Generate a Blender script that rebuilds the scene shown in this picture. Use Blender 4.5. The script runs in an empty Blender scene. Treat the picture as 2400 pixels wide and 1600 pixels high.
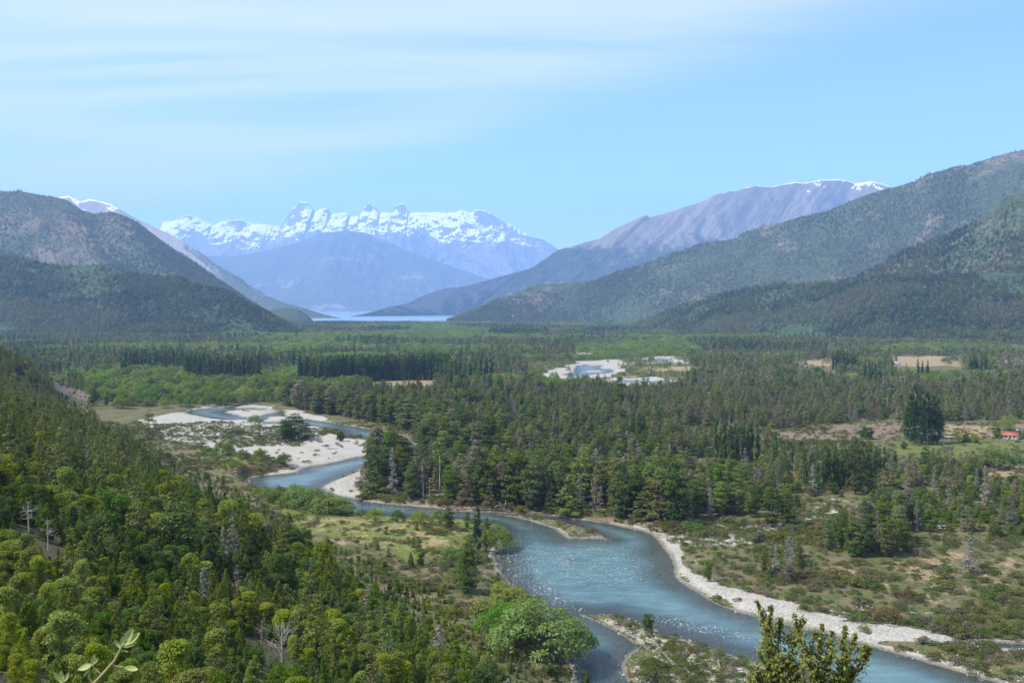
import bpy, math, random
import numpy as np
R = math.radians
rng = np.random.default_rng(7)
random.seed(7)
scene = bpy.context.scene
COL = scene.collection

# ------------------------------------------------------------------ camera
F, CX, HY, CAMZ = 2333.0, 1200.0, 716.0, 75.0      # focal length and horizon in photo pixels (2400 x 1600), camera height
cam = bpy.data.cameras.new('camera'); camo = bpy.data.objects.new('camera', cam); COL.objects.link(camo)
camo.location = (0, 0, CAMZ); camo.rotation_euler = (R(90), 0, 0)
cam.sensor_width = 36.0; cam.lens = 36.0 * F / 2400; cam.shift_y = -(800 - HY) / 2400
cam.clip_start = 0.1; cam.clip_end = 80000
cam.dof.use_dof = True; cam.dof.focus_distance = 600; cam.dof.aperture_fstop = 15
scene.camera = camo

# ------------------------------------------------------------------ sky, sun, exposure
SUN_EL, SUN_AZ = 50.0, -106.0                       # azimuth clockwise from +Y: from the left and a little behind
SKY_STRENGTH, SUN_STRENGTH = 0.13, 4.0
sd_ = (math.sin(R(SUN_AZ)) * math.cos(R(SUN_EL)), math.cos(R(SUN_AZ)) * math.cos(R(SUN_EL)), math.sin(R(SUN_EL)))
world = bpy.data.worlds.new('World'); scene.world = world; world.use_nodes = True
nt = world.node_tree; nt.nodes.clear()
def N(t, kind, **kw):
    n = t.nodes.new(kind)
    for k, v in kw.items():
        if k == 'inp':
            for kk, vv in v.items(): n.inputs[kk].default_value = vv
        else: setattr(n, k, v)
    return n
def math_(t, op, a, b=None, clamp=False):
    n = t.nodes.new('ShaderNodeMath'); n.operation = op; n.use_clamp = clamp
    for i, v in enumerate((a, b)):
        if v is None: continue
        if isinstance(v, (int, float)): n.inputs[i].default_value = v
        else: t.links.new(v, n.inputs[i])
    return n.outputs[0]
def mix_(t, fac, a, b, blend='MIX'):
    n = t.nodes.new('ShaderNodeMix'); n.data_type = 'RGBA'; n.blend_type = blend
    for s, v in ((n.inputs[0], fac), (n.inputs[6], a), (n.inputs[7], b)):
        if isinstance(v, (int, float)): s.default_value = v
        elif isinstance(v, (tuple, list)): s.default_value = (*v[:3], 1)
        else: t.links.new(v, s)
    return n.outputs[2]
def ramp_(t, fac, stops):
    n = t.nodes.new('ShaderNodeMapRange'); n.interpolation_type = 'SMOOTHSTEP'; n.clamp = True
    t.links.new(fac, n.inputs[0]); n.inputs[1].default_value, n.inputs[2].default_value = stops
    return n.outputs[0]
def noise_(t, vec, scale, detail=4, rough=0.55, dist=0.0):
    n = t.nodes.new('ShaderNodeTexNoise'); n.inputs['Scale'].default_value = scale; n.inputs['Detail'].default_value = detail
    n.inputs['Roughness'].default_value = rough; n.inputs['Distortion'].default_value = dist
    if vec is not None: t.links.new(vec, n.inputs['Vector'])
    return n.outputs[0]
def mapping_(t, vec, loc=(0, 0, 0), rot=(0, 0, 0), scale=(1, 1, 1)):
    n = t.nodes.new('ShaderNodeMapping'); n.inputs['Location'].default_value = loc; n.inputs['Rotation'].default_value = rot
    n.inputs['Scale'].default_value = scale; t.links.new(vec, n.inputs['Vector']); return n.outputs[0]
def worldsky():
    t = nt
    sky = N(t, 'ShaderNodeTexSky', sky_type='NISHITA', sun_disc=False)
    sky.sun_elevation = R(SUN_EL); sky.sun_rotation = R(SUN_AZ); sky.altitude = 1200; sky.air_density = 1.0; sky.dust_density = 0.25; sky.ozone_density = 1.6
    tc = N(t, 'ShaderNodeTexCoord')
    sep = N(t, 'ShaderNodeSeparateXYZ'); t.links.new(tc.outputs['Generated'], sep.inputs[0])
    zc = math_(t, 'MAXIMUM', sep.outputs[2], 0.02)
    u = math_(t, 'DIVIDE', sep.outputs[0], math_(t, 'ADD', zc, 0.12)); v = math_(t, 'DIVIDE', sep.outputs[1], math_(t, 'ADD', zc, 0.12))
    comb = N(t, 'ShaderNodeCombineXYZ'); t.links.new(u, comb.inputs[0]); t.links.new(v, comb.inputs[1])
    m1 = mapping_(t, comb.outputs[0], (3.1, 2.8, 0), (0, 0, R(7)), (0.22, 1.5, 1))
    m2 = mapping_(t, comb.outputs[0], (1.2, 5.3, 0), (0, 0, R(11)), (0.7, 4.2, 1))
    m3 = mapping_(t, comb.outputs[0], (0.5, 0.2, 0), (0, 0, R(8)), (0.5, 0.5, 1))
    n1 = noise_(t, m1, 1.0, 4, 0.55, 0.5); n2 = noise_(t, m2, 1.0, 4, 0.6, 0.4); n3 = noise_(t, m3, 1.0, 2, 0.5)
    # a sheet of thin cirrus that thickens towards the east and overhead, drawn out in streaks
    bank = math_(t, 'ADD', math_(t, 'ADD', math_(t, 'MULTIPLY', u, -1.05), math_(t, 'MULTIPLY', math_(t, "SUBTRACT", 2.95, v), 1.1)), math_(t, 'MULTIPLY', math_(t, 'SUBTRACT', n3, 0.5), 1.2))
    bank = ramp_(t, bank, (-0.75, 0.25))
    streak = math_(t, 'ADD', math_(t, 'MULTIPLY', ramp_(t, n1, (0.32, 0.60)), 0.75), math_(t, 'MULTIPLY', ramp_(t, n2, (0.30, 0.75)), 0.25))
    dens = math_(t, 'MULTIPLY', math_(t, 'MULTIPLY', bank, streak), math_(t, 'MULTIPLY', ramp_(t, sep.outputs[2], (0.05, 0.11)), 0.8), True)
    skyc = mix_(t, 1.0, sky.outputs[0], (.70, .89, 1.20), 'MULTIPLY')
    col = mix_(t, dens, skyc, (4.3, 4.5, 4.8))
    bg = N(t, 'ShaderNodeBackground'); bg.inputs[1].default_value = SKY_STRENGTH
    out = N(t, 'ShaderNodeOutputWorld'); t.links.new(col, bg.inputs[0]); t.links.new(bg.outputs[0], out.inputs[0])
CLOUDX, CLOUDY = 0.55, 0.2
worldsky()
sl = bpy.data.lights.new('sun', 'SUN'); sl.energy = SUN_STRENGTH; sl.angle = R(0.53); sl.color = (1.0, 0.945, 0.84)
so = bpy.data.objects.new('sun', sl); COL.objects.link(so)
from mathutils import Vector
so.rotation_euler = Vector(sd_).to_track_quat('Z', 'Y').to_euler(); so.location = (0, 0, 500)
vs = scene.view_settings
vs.view_transform = 'Standard'; vs.look = 'None'; vs.exposure = 0.97; vs.gamma = 1; vs.use_curve_mapping = False
scene.cycles.use_denoising = True; scene.cycles.max_bounces = 6; scene.cycles.diffuse_bounces = 3; scene.cycles.glossy_bounces = 2
scene.cycles.transmission_bounces = 2; scene.cycles.transparent_max_bounces = 8; scene.cycles.volume_bounces = 2
scene.cycles.caustics_reflective = False; scene.cycles.caustics_refractive = False

# ------------------------------------------------------------------ numpy tools
def px2w(p, z=0.0):
    """photo pixels of points on the level z -> world xy"""
    p = np.asarray(p, float); y = (CAMZ - z) * F / (p[..., 1] - HY)
    return np.stack([(p[..., 0] - CX) / F * y, y], -1)
def w2px(x, y, z=0.0):
    y = np.maximum(y, 1e-3)
    return CX + x / y * F, HY + (CAMZ - z) / y * F
_perm = np.random.default_rng(3).permutation(512)
_perm = np.concatenate([_perm, _perm]); _ga = np.random.default_rng(4).uniform(0, 2 * np.pi, 512); _gx, _gy = np.cos(_ga), np.sin(_ga)
def perlin(x, y):
    xi = np.floor(x).astype(int); yi = np.floor(y).astype(int); xf = x - xi; yf = y - yi
    u = xf * xf * xf * (xf * (xf * 6 - 15) + 10); v = yf * yf * yf * (yf * (yf * 6 - 15) + 10)
    def g(ix, iy, fx, fy):
        h = _perm[(_perm[ix & 511] + iy) & 511]; return _gx[h] * fx + _gy[h] * fy
    a = g(xi, yi, xf, yf); b = g(xi + 1, yi, xf - 1, yf); c = g(xi, yi + 1, xf, yf - 1); d = g(xi + 1, yi + 1, xf - 1, yf - 1)
    return (a + (b - a) * u) * (1 - v) + (c + (d - c) * u) * v
def fbm(x, y, lam, octv=4, ridged=False, gain=0.5):
    x = np.asarray(x, float) / lam; y = np.asarray(y, float) / lam; s = 0; a = 1.0; tot = 0
    for o in range(octv):
        n = perlin(x + 17.3 * o, y - 9.1 * o)
        if ridged: n = 0.5 - np.abs(n) * 1.4
        s = s + a * n; tot += a; a *= gain; x = x * 2.03; y = y * 2.03
    return s / tot
def inpoly(x, y, poly):
    poly = np.asarray(poly, float); ins = np.zeros(np.shape(x), bool); n = len(poly); j = n - 1
    for i in range(n):
        xi, yi = poly[i]; xj, yj = poly[j]
        if yi != yj:
            ins ^= ((yi > y) != (yj > y)) & (x < (xj - xi) * (y - yi) / (yj - yi) + xi)
        j = i
    return ins
def edgedist(x, y, poly):
    poly = np.asarray(poly, float); d = np.full(np.shape(x), 1e18); n = len(poly); j = n - 1
    for i in range(n):
        ax, ay = poly[j]; bx, by = poly[i]; dx, dy = bx - ax, by - ay; L = dx * dx + dy * dy + 1e-12
        t = np.clip(((x - ax) * dx + (y - ay) * dy) / L, 0, 1)
        d = np.minimum(d, (x - ax - t * dx) ** 2 + (y - ay - t * dy) ** 2); j = i
    return np.sqrt(d)
def sdist(x, y, poly): return np.where(inpoly(x, y, poly), 1, -1) * edgedist(x, y, poly)
def sstep(a, b, x): t = np.clip((x - a) / (b - a), 0, 1); return t * t * (3 - 2 * t)
def resample(pts, step):
    pts = np.asarray(pts, float); d = np.r_[0, np.cumsum(np.hypot(*np.diff(pts[:, :2], axis=0).T))]
    s = np.linspace(0, d[-1], max(2, int(d[-1] / step) + 1)); return np.stack([np.interp(s, d, pts[:, k]) for k in range(pts.shape[1])], -1)

# ------------------------------------------------------------------ river, islands, gravel, fields (photo pixels on the ground)
ZW = -0.8
P_RIVER = [(1354,1700),(1354,1600),(1351,1559),(1330,1500),(1290,1440),(1239,1406),(1188,1362),(1154,1304),(1174,1284),(1180,1255),(1160,1232),(1130,1224),(1040,1217),(950,1212),(870,1206),(800,1196),(740,1182),(680,1168),(630,1155),(600,1145),(586,1132),(588,1119),(606,1116),(648,1112),(692,1107),(716,1096),(767,1087),(805,1079),(838,1071),(874,1067),(909,1064),(905,1056),(886,1040),(865,1028),(830,1023),(805,1019),(796,1009),(746,1002),(662,996),(618,992),(576,986),(534,985),(493,980),(448,971),(437,965),(454,960),(493,957),(540,955),(600,957),(660,962),(668,975),(728,985),(767,989),(817,997),(856,1004),(915,1015),(945,1022),(957,1028),(972,1042),(972,1058),(940,1076),(900,1086),(874,1090),(853,1096),(814,1111),(767,1132),(752,1144),(781,1162),(832,1170),(861,1175),(936,1184),(1018,1189),(1065,1197),(1140,1199),(1230,1204),(1300,1209),(1344,1216),(1422,1226),(1480,1238),(1531,1252),(1555,1280),(1572,1304),(1582,1352),(1600,1365),(1641,1392),(1685,1418),(1736,1437),(1784,1450),(1840,1465),(1899,1478),(1940,1484),(1989,1502),(2042,1517),(2144,1545),(2280,1583),(2338,1600),(2560,1660),(2560,1700)]
P_FAR = [[(1350,862),(1352,856),(1369,855),(1395,856),(1411,857),(1400,863),(1429,865),(1440,872),(1420,876),(1389,878),(1359,883),(1342,882),(1318,878),(1345,873)],
         [(1435,893),(1500,892),(1575,895),(1600,898),(1540,898),(1437,898)],
         [(1524,846),(1530,841),(1548,839),(1566,841),(1563,848),(1540,849)]]
P_BACK = [(2290,1506),(2340,1505),(2420,1510),(2560,1525),(2560,1535),(2420,1519),(2340,1515)]
P_ISL = [[(526,964),(560,961),(612,961),(645,960),(655,964),(612,974),(579,979),(543,971)],
         [(624,978),(657,975),(690,979),(662,989),(620,988)],
         [(1167,1204),(1242,1210),(1310,1221),(1347,1231),(1395,1250),(1425,1264),(1330,1261),(1300,1239),(1242,1219),(1167,1206)],
         [(1347,1437),(1395,1440),(1433,1437),(1480,1450),(1531,1467),(1548,1484),(1600,1495),(1661,1518),(1712,1535),(1770,1552),(1811,1561),(1880,1590),(1950,1620),(2100,1700),(1490,1700),(1473,1600),(1463,1583),(1453,1556),(1467,1532),(1500,1515),(1480,1505),(1439,1477),(1392,1452)]]
FAR_ISL = [[(1360,872),(1395,868),(1420,872),(1390,874)]]
WR = px2w(P_RIVER, ZW); WF = [px2w(p, ZW) for p in P_FAR]; WB = px2w(P_BACK, ZW)
WI = [px2w(p, ZW) for p in P_ISL + FAR_ISL]
# break the straight traced shore into something uneven
def rough_shore(poly, amp):
    p = resample(np.vstack([poly, poly[:1]]), 1.5 if amp < 1 else 2.5)[:-1]
    p = p + amp * np.stack([fbm(p[:, 0], p[:, 1], 9, 3), fbm(p[:, 0] + 50, p[:, 1] + 90, 9, 3)], -1)
    d = p[1:] - p[:-1]; return p
WR_ = [WR] + WF + [WB]
def river_sd(x, y):
    wx = x + 2.0 * fbm(x, y, 14, 3) * np.clip(y / 350, .6, 2); wy = y + 2.4 * fbm(x + 77, y + 31, 14, 3) * np.clip(y / 350, .6, 2)
    ins = np.zeros(x.shape, bool); d = np.full(x.shape, 1e9)
    for p in WR_:
        ins |= inpoly(wx, wy, p); d = np.minimum(d, edgedist(wx, wy, p))
    for p in WI:
        ii = inpoly(wx, wy, p); ins &= ~ii; d = np.minimum(d, edgedist(wx, wy, p))
    return np.where(ins, d, -d)
HILL = [(300,40),(140,115),(40,150),(8,198),(-22,250),(-64,310),(-116,400),(-196,520),(-262,620),(-320,760),(-420,930),(-700,1150),(-1500,1500),(-4000,1500),(-4000,-800),(300,-800)]
P_TERR = [(330,1000),(440,1050),(560,1068),(650,1092),(600,1106),(575,1118),(588,1140),(700,1185),(900,1225),(1130,1240),(1150,1300),(1220,1420),(1340,1620),(900,1700),(300,1500),(200,1100)]
P_CUT = [(545,1090),(665,1080),(672,1096),(600,1125),(600,1150),(540,1150)]
WT = px2w(P_TERR, 0); WC = px2w(P_CUT, 0)
def height(x, y, sd=None):
    if sd is None: sd = river_sd(x, y)
    base = 0.35 + 0.55 * fbm(x, y, 60, 4) + 0.12 * fbm(x, y, 7, 2)
    # river terrace on the near side, cut into a brown bank at the bend
    ter = sstep(-6, 10, sdist(x, y, WT)); base = base + 2.2 * ter
    cut = sstep(-8, 4, sdist(x, y, WC)); base = base + 1.6 * cut
    slope = 0.14 + 2.6 * cut * ter + 0.5 * sstep(0.2, 0.6, fbm(x, y, 45, 2) + 0.2)
    out = np.maximum(-sd, 0)
    start = np.where(cut > 0.3, 2.0, 0.0)
    bank = ZW + 0.05 * np.minimum(out, start + 0.1) + slope * np.maximum(out - start, 0)
    h = np.minimum(base, bank)
    h = np.where(sd > 0, ZW - 0.05 - np.minimum(sd * 0.09, 1.4), h)
    dh = sdist(x, y, HILL)
    hh = np.maximum(dh, 0)
    sl_ = 0.47 + 0.03 * sstep(60, 220, -x)
    hill = sl_ * hh * sstep(-5, 45, hh) + (3.0 * fbm(x, y, 70, 4) + 1.2 * fbm(x, y, 18, 3)) * sstep(0, 40, hh)
    hill = np.minimum(hill, 110 + 10 * fbm(x, y, 120, 3))
    h = np.where(dh > 0, np.maximum(h, h + hill), h)
    h = h + 10 * np.exp(-(((x + 375) / 105) ** 2 + ((y - 790) / 95) ** 2)) * sstep(-40, 40, dh)
    r = np.hypot(x, y); kn = 73.4 - 0.78 * np.maximum(r - 2.2, 0) + 0.25 * fbm(x, y, 3, 3)
    h = np.maximum(h, np.where(r < 60, kn, -99)); h = np.where(r < 2.5, np.minimum(h, 73.55), h)
    # behind the lookout the slope keeps rising
    h = np.where(y < -2, np.maximum(h, 73.4 + 0.25 * np.clip(-y - 2, 0, 300) - 0.3 * np.maximum(np.abs(x) - 30, 0)), h)
    # valley floor lifts a little far off; lake bed
    lk = sstep(4560, 4680, y + 60 * fbm(x, y, 300, 3) + np.where(x > -250, -0.25 * (x + 250), 0) * 0)
    h = h - lk * 14
    return h

# ------------------------------------------------------------------ mesh helpers
def mesh_obj(name, verts, faces, mat=None, parent=None, smooth=False, link=True):
    me = bpy.data.meshes.new(name)
    verts = np.asarray(verts, np.float32); me.vertices.add(len(verts)); me.vertices.foreach_set('co', verts.ravel())
    if isinstance(faces, np.ndarray):
        k = faces.shape[1]; nf = len(faces); loops = faces.ravel(); tot = np.full(nf, k)
    else:
        tot = np.array([len(f) for f in faces]); loops = np.concatenate([np.asarray(f) for f in faces]); nf = len(faces)
    me.loops.add(len(loops)); me.loops.foreach_set('vertex_index', loops.astype(np.int32))
    me.polygons.add(nf); st = np.r_[0, np.cumsum(tot)[:-1]].astype(np.int32)
    me.polygons.foreach_set('loop_start', st); me.polygons.foreach_set('loop_total', tot.astype(np.int32))
    if smooth: me.polygons.foreach_set('use_smooth', np.ones(nf, bool))
    me.update(calc_edges=True); me.validate()
    if mat is not None:
        for m in (mat if isinstance(mat, list) else [mat]): me.materials.append(m)
    o = bpy.data.objects.new(name, me)
    if link: COL.objects.link(o)
    if parent is not None: o.parent = parent
    return o
def attr(o, name, data, kind='FLOAT'):
    a = o.data.attributes.new(name, kind, 'POINT'); a.data.foreach_set('value', np.asarray(data, np.float32 if kind == 'FLOAT' else np.int32).ravel())
def tag(o, label=None, cat=None, group=None, kind=None):
    if label: o['label'] = label
    if cat: o['category'] = cat
    if group: o['group'] = group
    if kind: o['kind'] = kind
    return o
def empty(name, loc, rz=0.0, sc=1.0):
    o = bpy.data.objects.new(name, None); o.empty_display_size = 0.5; COL.objects.link(o)
    o.location = loc; o.rotation_euler = (0, 0, rz); o.scale = (sc,) * 3 if np.isscalar(sc) else sc
    return o
def gridfaces(nr, nc):
    i = np.arange(nr - 1)[:, None] * nc + np.arange(nc - 1)[None]; i = i.ravel()
    return np.stack([i, i + 1, i + nc + 1, i + nc], -1)
def tube(pts, radii, n=6, cap=True):
    pts = np.asarray(pts, float); k = len(pts); T = np.gradient(pts, axis=0); T /= np.linalg.norm(T, axis=1)[:, None] + 1e-9
    ref = np.array([0.31, 0.17, 0.94]) if abs(T[:, 2]).mean() < 0.8 else np.array([1.0, 0.1, 0.0])
    U = np.cross(T, ref); U /= np.linalg.norm(U, axis=1)[:, None] + 1e-9; W = np.cross(T, U)
    a = np.linspace(0, 2 * np.pi, n, endpoint=False)
    V = pts[:, None] + np.asarray(radii, float)[:, None, None] * (np.cos(a)[None, :, None] * U[:, None] + np.sin(a)[None, :, None] * W[:, None])
    V = V.reshape(-1, 3); fs = []
    for i in range(k - 1):
        for j in range(n): fs.append((i * n + j, i * n + (j + 1) % n, (i + 1) * n + (j + 1) % n, (i + 1) * n + j))
    if cap: fs.append(tuple(range(n - 1, -1, -1))); fs.append(tuple(range((k - 1) * n, k * n)))
    return V, fs
class MB:
    def __init__(s): s.v = []; s.f = []; s.n = 0
    def add(s, v, f):
        s.v.append(np.asarray(v, float)); s.f += [tuple(int(i) + s.n for i in q) for q in f]; s.n += len(v); return s
    def tube(s, pts, radii, n=6): return s.add(*tube(pts, radii, n))
    def box(s, lo, hi):
        x0, y0, z0 = lo; x1, y1, z1 = hi
        return s.add([(x0,y0,z0),(x1,y0,z0),(x1,y1,z0),(x0,y1,z0),(x0,y0,z1),(x1,y0,z1),(x1,y1,z1),(x0,y1,z1)],
                     [(3,2,1,0),(4,5,6,7),(0,1,5,4),(1,2,6,5),(2,3,7,6),(3,0,4,7)])
    def build(s, name, mat, parent=None, smooth=False, link=True): return mesh_obj(name, np.vstack(s.v), s.f, mat, parent, smooth, link)

# ------------------------------------------------------------------ materials
def new_mat(name):
    m = bpy.data.materials.new(name); m.use_nodes = True; m.node_tree.nodes.clear(); return m, m.node_tree
def finish(t, shader):
    o = t.nodes.new('ShaderNodeOutputMaterial'); t.links.new(shader, o.inputs[0])
def principled(t, col, rough=0.85, spec=0.3, normal=None):
    b = t.nodes.new('ShaderNodeBsdfPrincipled'); b.inputs['Roughness'].default_value = rough; b.inputs['Specular IOR Level'].default_value = spec
    if isinstance(col, tuple): b.inputs['Base Color'].default_value = (*col, 1)
    else: t.links.new(col, b.inputs['Base Color'])
    if normal is not None: t.links.new(normal, b.inputs['Normal'])
    return b
def bump_(t, h, strength, dist):
    b = t.nodes.new('ShaderNodeBump'); b.inputs['Strength'].default_value = strength; b.inputs['Distance'].default_value = dist; t.links.new(h, b.inputs['Height']); return b.outputs[0]
def pos_(t): return t.nodes.new('ShaderNodeNewGeometry').outputs['Position']
def att_(t, name): n = t.nodes.new('ShaderNodeAttribute'); n.attribute_name = name; return n.outputs['Fac']
def leaf_mat(name, c, vary=0.35, hue=0.02, transl=0.3, rough=0.6):
    """foliage: colour differs leaf by leaf and tree by tree"""
    m, t = new_mat(name)
    g = t.nodes.new('ShaderNodeNewGeometry'); oi = t.nodes.new('ShaderNodeObjectInfo')
    hs = t.nodes.new('ShaderNodeHueSaturation'); hs.inputs['Color'].default_value = (*c, 1)
    r1 = math_(t, 'ADD', math_(t, 'MULTIPLY', oi.outputs['Random'], vary * 1.3), 1 - vary * 0.65)
    r2 = math_(t, 'ADD', math_(t, 'MULTIPLY', g.outputs['Random Per Island'], vary * 1.2), 1 - vary * 0.6)
    t.links.new(math_(t, 'MULTIPLY', r1, r2), hs.inputs['Value'])
    fr = math_(t, 'FRACT', math_(t, 'MULTIPLY', oi.outputs['Random'], 7.31))
    t.links.new(math_(t, 'ADD', math_(t, 'MULTIPLY', fr, hue * 2), 0.5 - hue), hs.inputs['Hue'])
    fr2 = math_(t, 'FRACT', math_(t, 'MULTIPLY', oi.outputs['Random'], 13.7))
    t.links.new(math_(t, 'ADD', math_(t, 'MULTIPLY', fr2, 0.3), 0.85), hs.inputs['Saturation'])
    b = principled(t, hs.outputs[0], rough, 0.07)
    tr = t.nodes.new('ShaderNodeBsdfTranslucent'); t.links.new(mix_(t, 1.0, hs.outputs[0], (1.0, 1.0, 0.55), 'MULTIPLY'), tr.inputs[0])
    ms = t.nodes.new('ShaderNodeMixShader'); ms.inputs[0].default_value = transl
    t.links.new(b.outputs[0], ms.inputs[1]); t.links.new(tr.outputs[0], ms.inputs[2]); finish(t, ms.outputs[0]); return m
def bark_mat(name, c, scale=3.0):
    m, t = new_mat(name); tc = t.nodes.new('ShaderNodeTexCoord')
    n = noise_(t, mapping_(t, tc.outputs['Object'], scale=(1, 1, .2)), scale, 4, .65)
    col = mix_(t, n, tuple(x * .55 for x in c), tuple(min(1, x * 1.45) for x in c)); finish(t, principled(t, col, .9, .15, bump_(t, n, .5, .05)).outputs[0]); return m
def paint_mat(name, c, rough=.8, var=.25, scale=2.0):
    m, t = new_mat(name); tc = t.nodes.new('ShaderNodeTexCoord')
    n = noise_(t, tc.outputs['Object'], scale, 5, .6); col = mix_(t, n, tuple(x * (1 - var) for x in c), tuple(min(1, x * (1 + var)) for x in c))
    finish(t, principled(t, col, rough, .3, bump_(t, n, .2, .02)).outputs[0]); return m
def ground_mat():
    m, t = new_mat('valley_ground'); p = pos_(t)
    nb = noise_(t, p, .012, 5, .6); nm = noise_(t, p, .10, 5, .65); nf = noise_(t, p, .9, 5, .7); nx = noise_(t, p, 4.0, 3, .7)
    # scrubby ground: olive, brown, dry grass
    olive = mix_(t, ramp_(t, nf, (.35, .65)), (.052, .064, .021), (.128, .130, .048))
    olive = mix_(t, ramp_(t, nm, (.42, .62)), olive, (.150, .122, .068))
    green = mix_(t, nf, (.070, .098, .018), (.165, .180, .042))
    col = mix_(t, ramp_(t, math_(t, 'ADD', att_(t, 'grass'), math_(t, 'MULTIPLY', math_(t, 'SUBTRACT', nm, .5), .7)), (.3, .7)), olive, green)
    litter = mix_(t, nf, (.028, .030, .014), (.075, .066, .036))
    col = mix_(t, att_(t, 'wood'), col, litter)
    tan = mix_(t, ramp_(t, nf, (.3, .7)), (.20, .140, .075), (.34, .265, .150))
    edge = math_(t, 'ADD', att_(t, 'tan'), math_(t, 'ADD', math_(t, 'MULTIPLY', math_(t, 'SUBTRACT', nm, .5), 1.3), math_(t, 'MULTIPLY', math_(t, 'SUBTRACT', nf, .5), .9)))
    col = mix_(t, ramp_(t, edge, (.42, .62)), col, tan)
    brown = mix_(t, ramp_(t, nf, (.3, .7)), (.125, .088, .062), (.23, .172, .122))
    col = mix_(t, ramp_(t, math_(t, 'ADD', att_(t, 'brown'), math_(t, 'MULTIPLY', math_(t, 'SUBTRACT', nm, .5), .8)), (.4, .6)), col, brown)
    # gravel: cobbles of mixed greys
    vo = t.nodes.new('ShaderNodeTexVoronoi'); vo.inputs['Scale'].default_value = 2.2; t.links.new(p, vo.inputs['Vector'])
    stone = mix_(t, vo.outputs['Color'], (.20, .19, .165), (.46, .44, .385))
    stone = mix_(t, ramp_(t, nm, (.45, .7)), stone, (.40, .365, .295)); stone = mix_(t, ramp_(t, nx, (.55, .8)), stone, (.16, .15, .13))
    ge = math_(t, 'ADD', att_(t, 'gravel'), math_(t, 'ADD', math_(t, 'MULTIPLY', math_(t, 'SUBTRACT', nm, .5), 1.0), math_(t, 'MULTIPLY', math_(t, 'SUBTRACT', nf, .5), .8)))
    col = mix_(t, ramp_(t, ge, (.46, .58)), col, stone)
    wet = att_(t, 'wet'); col = mix_(t, wet, col, mix_(t, 1.0, col, (.40, .40, .36), 'MULTIPLY'))
    earth = mix_(t, nf, (.060, .035, .020), (.15, .092, .055)); col = mix_(t, att_(t, 'cut'), col, earth)
    hgt = math_(t, 'ADD', math_(t, 'MULTIPLY', nf, .7), math_(t, 'MULTIPLY', vo.outputs['Distance'], .6))
    finish(t, principled(t, col, .95, .12, bump_(t, hgt, .8, .35)).outputs[0]); return m
def water_mat(name, deep, shallow_from):
    m, t = new_mat(name); p = pos_(t)
    d = att_(t, 'depth'); rf = att_(t, 'riffle')
    pm = mapping_(t, p, rot=(0, 0, R(25)), scale=(.55, 1.1, 1))
    n1 = noise_(t, pm, .55, 5, .68, .4); n2 = noise_(t, p, 3.2, 3, .6); nl = noise_(t, p, .035, 3, .55)
    h = math_(t, 'ADD', math_(t, 'MULTIPLY', n1, .8), math_(t, 'MULTIPLY', n2, .3))
    bmp = bump_(t, h, .8, .45)
    nk = noise_(t, mapping_(t, p, rot=(0, 0, R(25)), scale=(.6, 1.3, 1)), .28, 5, .72)
    c = mix_(t, ramp_(t, math_(t, 'ADD', math_(t, 'MULTIPLY', nl, .45), math_(t, 'MULTIPLY', nk, .55)), (.38, .62)), tuple(x * .72 for x in deep), tuple(x * y for x, y in zip(deep, (1.35, 1.25, 1.18))))
    foamn = noise_(t, mapping_(t, p, rot=(0, 0, R(-20)), scale=(.8, 1.9, 1)), 1.5, 4, .75); fo2 = noise_(t, p, .11, 3, .6)
    fo = math_(t, 'ADD', foamn, math_(t, 'MULTIPLY', math_(t, 'ADD', rf, math_(t, 'MULTIPLY', math_(t, 'SUBTRACT', fo2, .5), .5)), .18))
    foam = ramp_(t, fo, (.69, .75))
    b = principled(t, c, .10, .5, bmp); b.inputs['IOR'].default_value = 1.33
    tr = t.nodes.new('ShaderNodeBsdfTransparent'); tr.inputs[0].default_value = (.62, .74, .76, 1)
    gl = t.nodes.new('ShaderNodeBsdfGlossy'); gl.inputs['Roughness'].default_value = .10; t.links.new(bmp, gl.inputs['Normal'])
    fr = t.nodes.new('ShaderNodeFresnel'); fr.inputs['IOR'].default_value = 1.33; t.links.new(bmp, fr.inputs['Normal'])
    cl = t.nodes.new('ShaderNodeMixShader'); t.links.new(fr.outputs[0], cl.inputs[0]); t.links.new(tr.outputs[0], cl.inputs[1]); t.links.new(gl.outputs[0], cl.inputs[2])
    opa = ramp_(t, math_(t, 'ADD', d, math_(t, 'MULTIPLY', math_(t, 'SUBTRACT', nl, .5), .5)), shallow_from)
    ms = t.nodes.new('ShaderNodeMixShader'); t.links.new(opa, ms.inputs[0]); t.links.new(cl.outputs[0], ms.inputs[1]); t.links.new(b.outputs[0], ms.inputs[2])
    fd = t.nodes.new('ShaderNodeBsdfDiffuse'); fd.inputs[0].default_value = (.78, .82, .82, 1)
    m2 = t.nodes.new('ShaderNodeMixShader'); t.links.new(foam, m2.inputs[0]); t.links.new(ms.outputs[0], m2.inputs[1]); t.links.new(fd.outputs[0], m2.inputs[2])
    finish(t, m2.outputs[0]); return m
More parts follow.
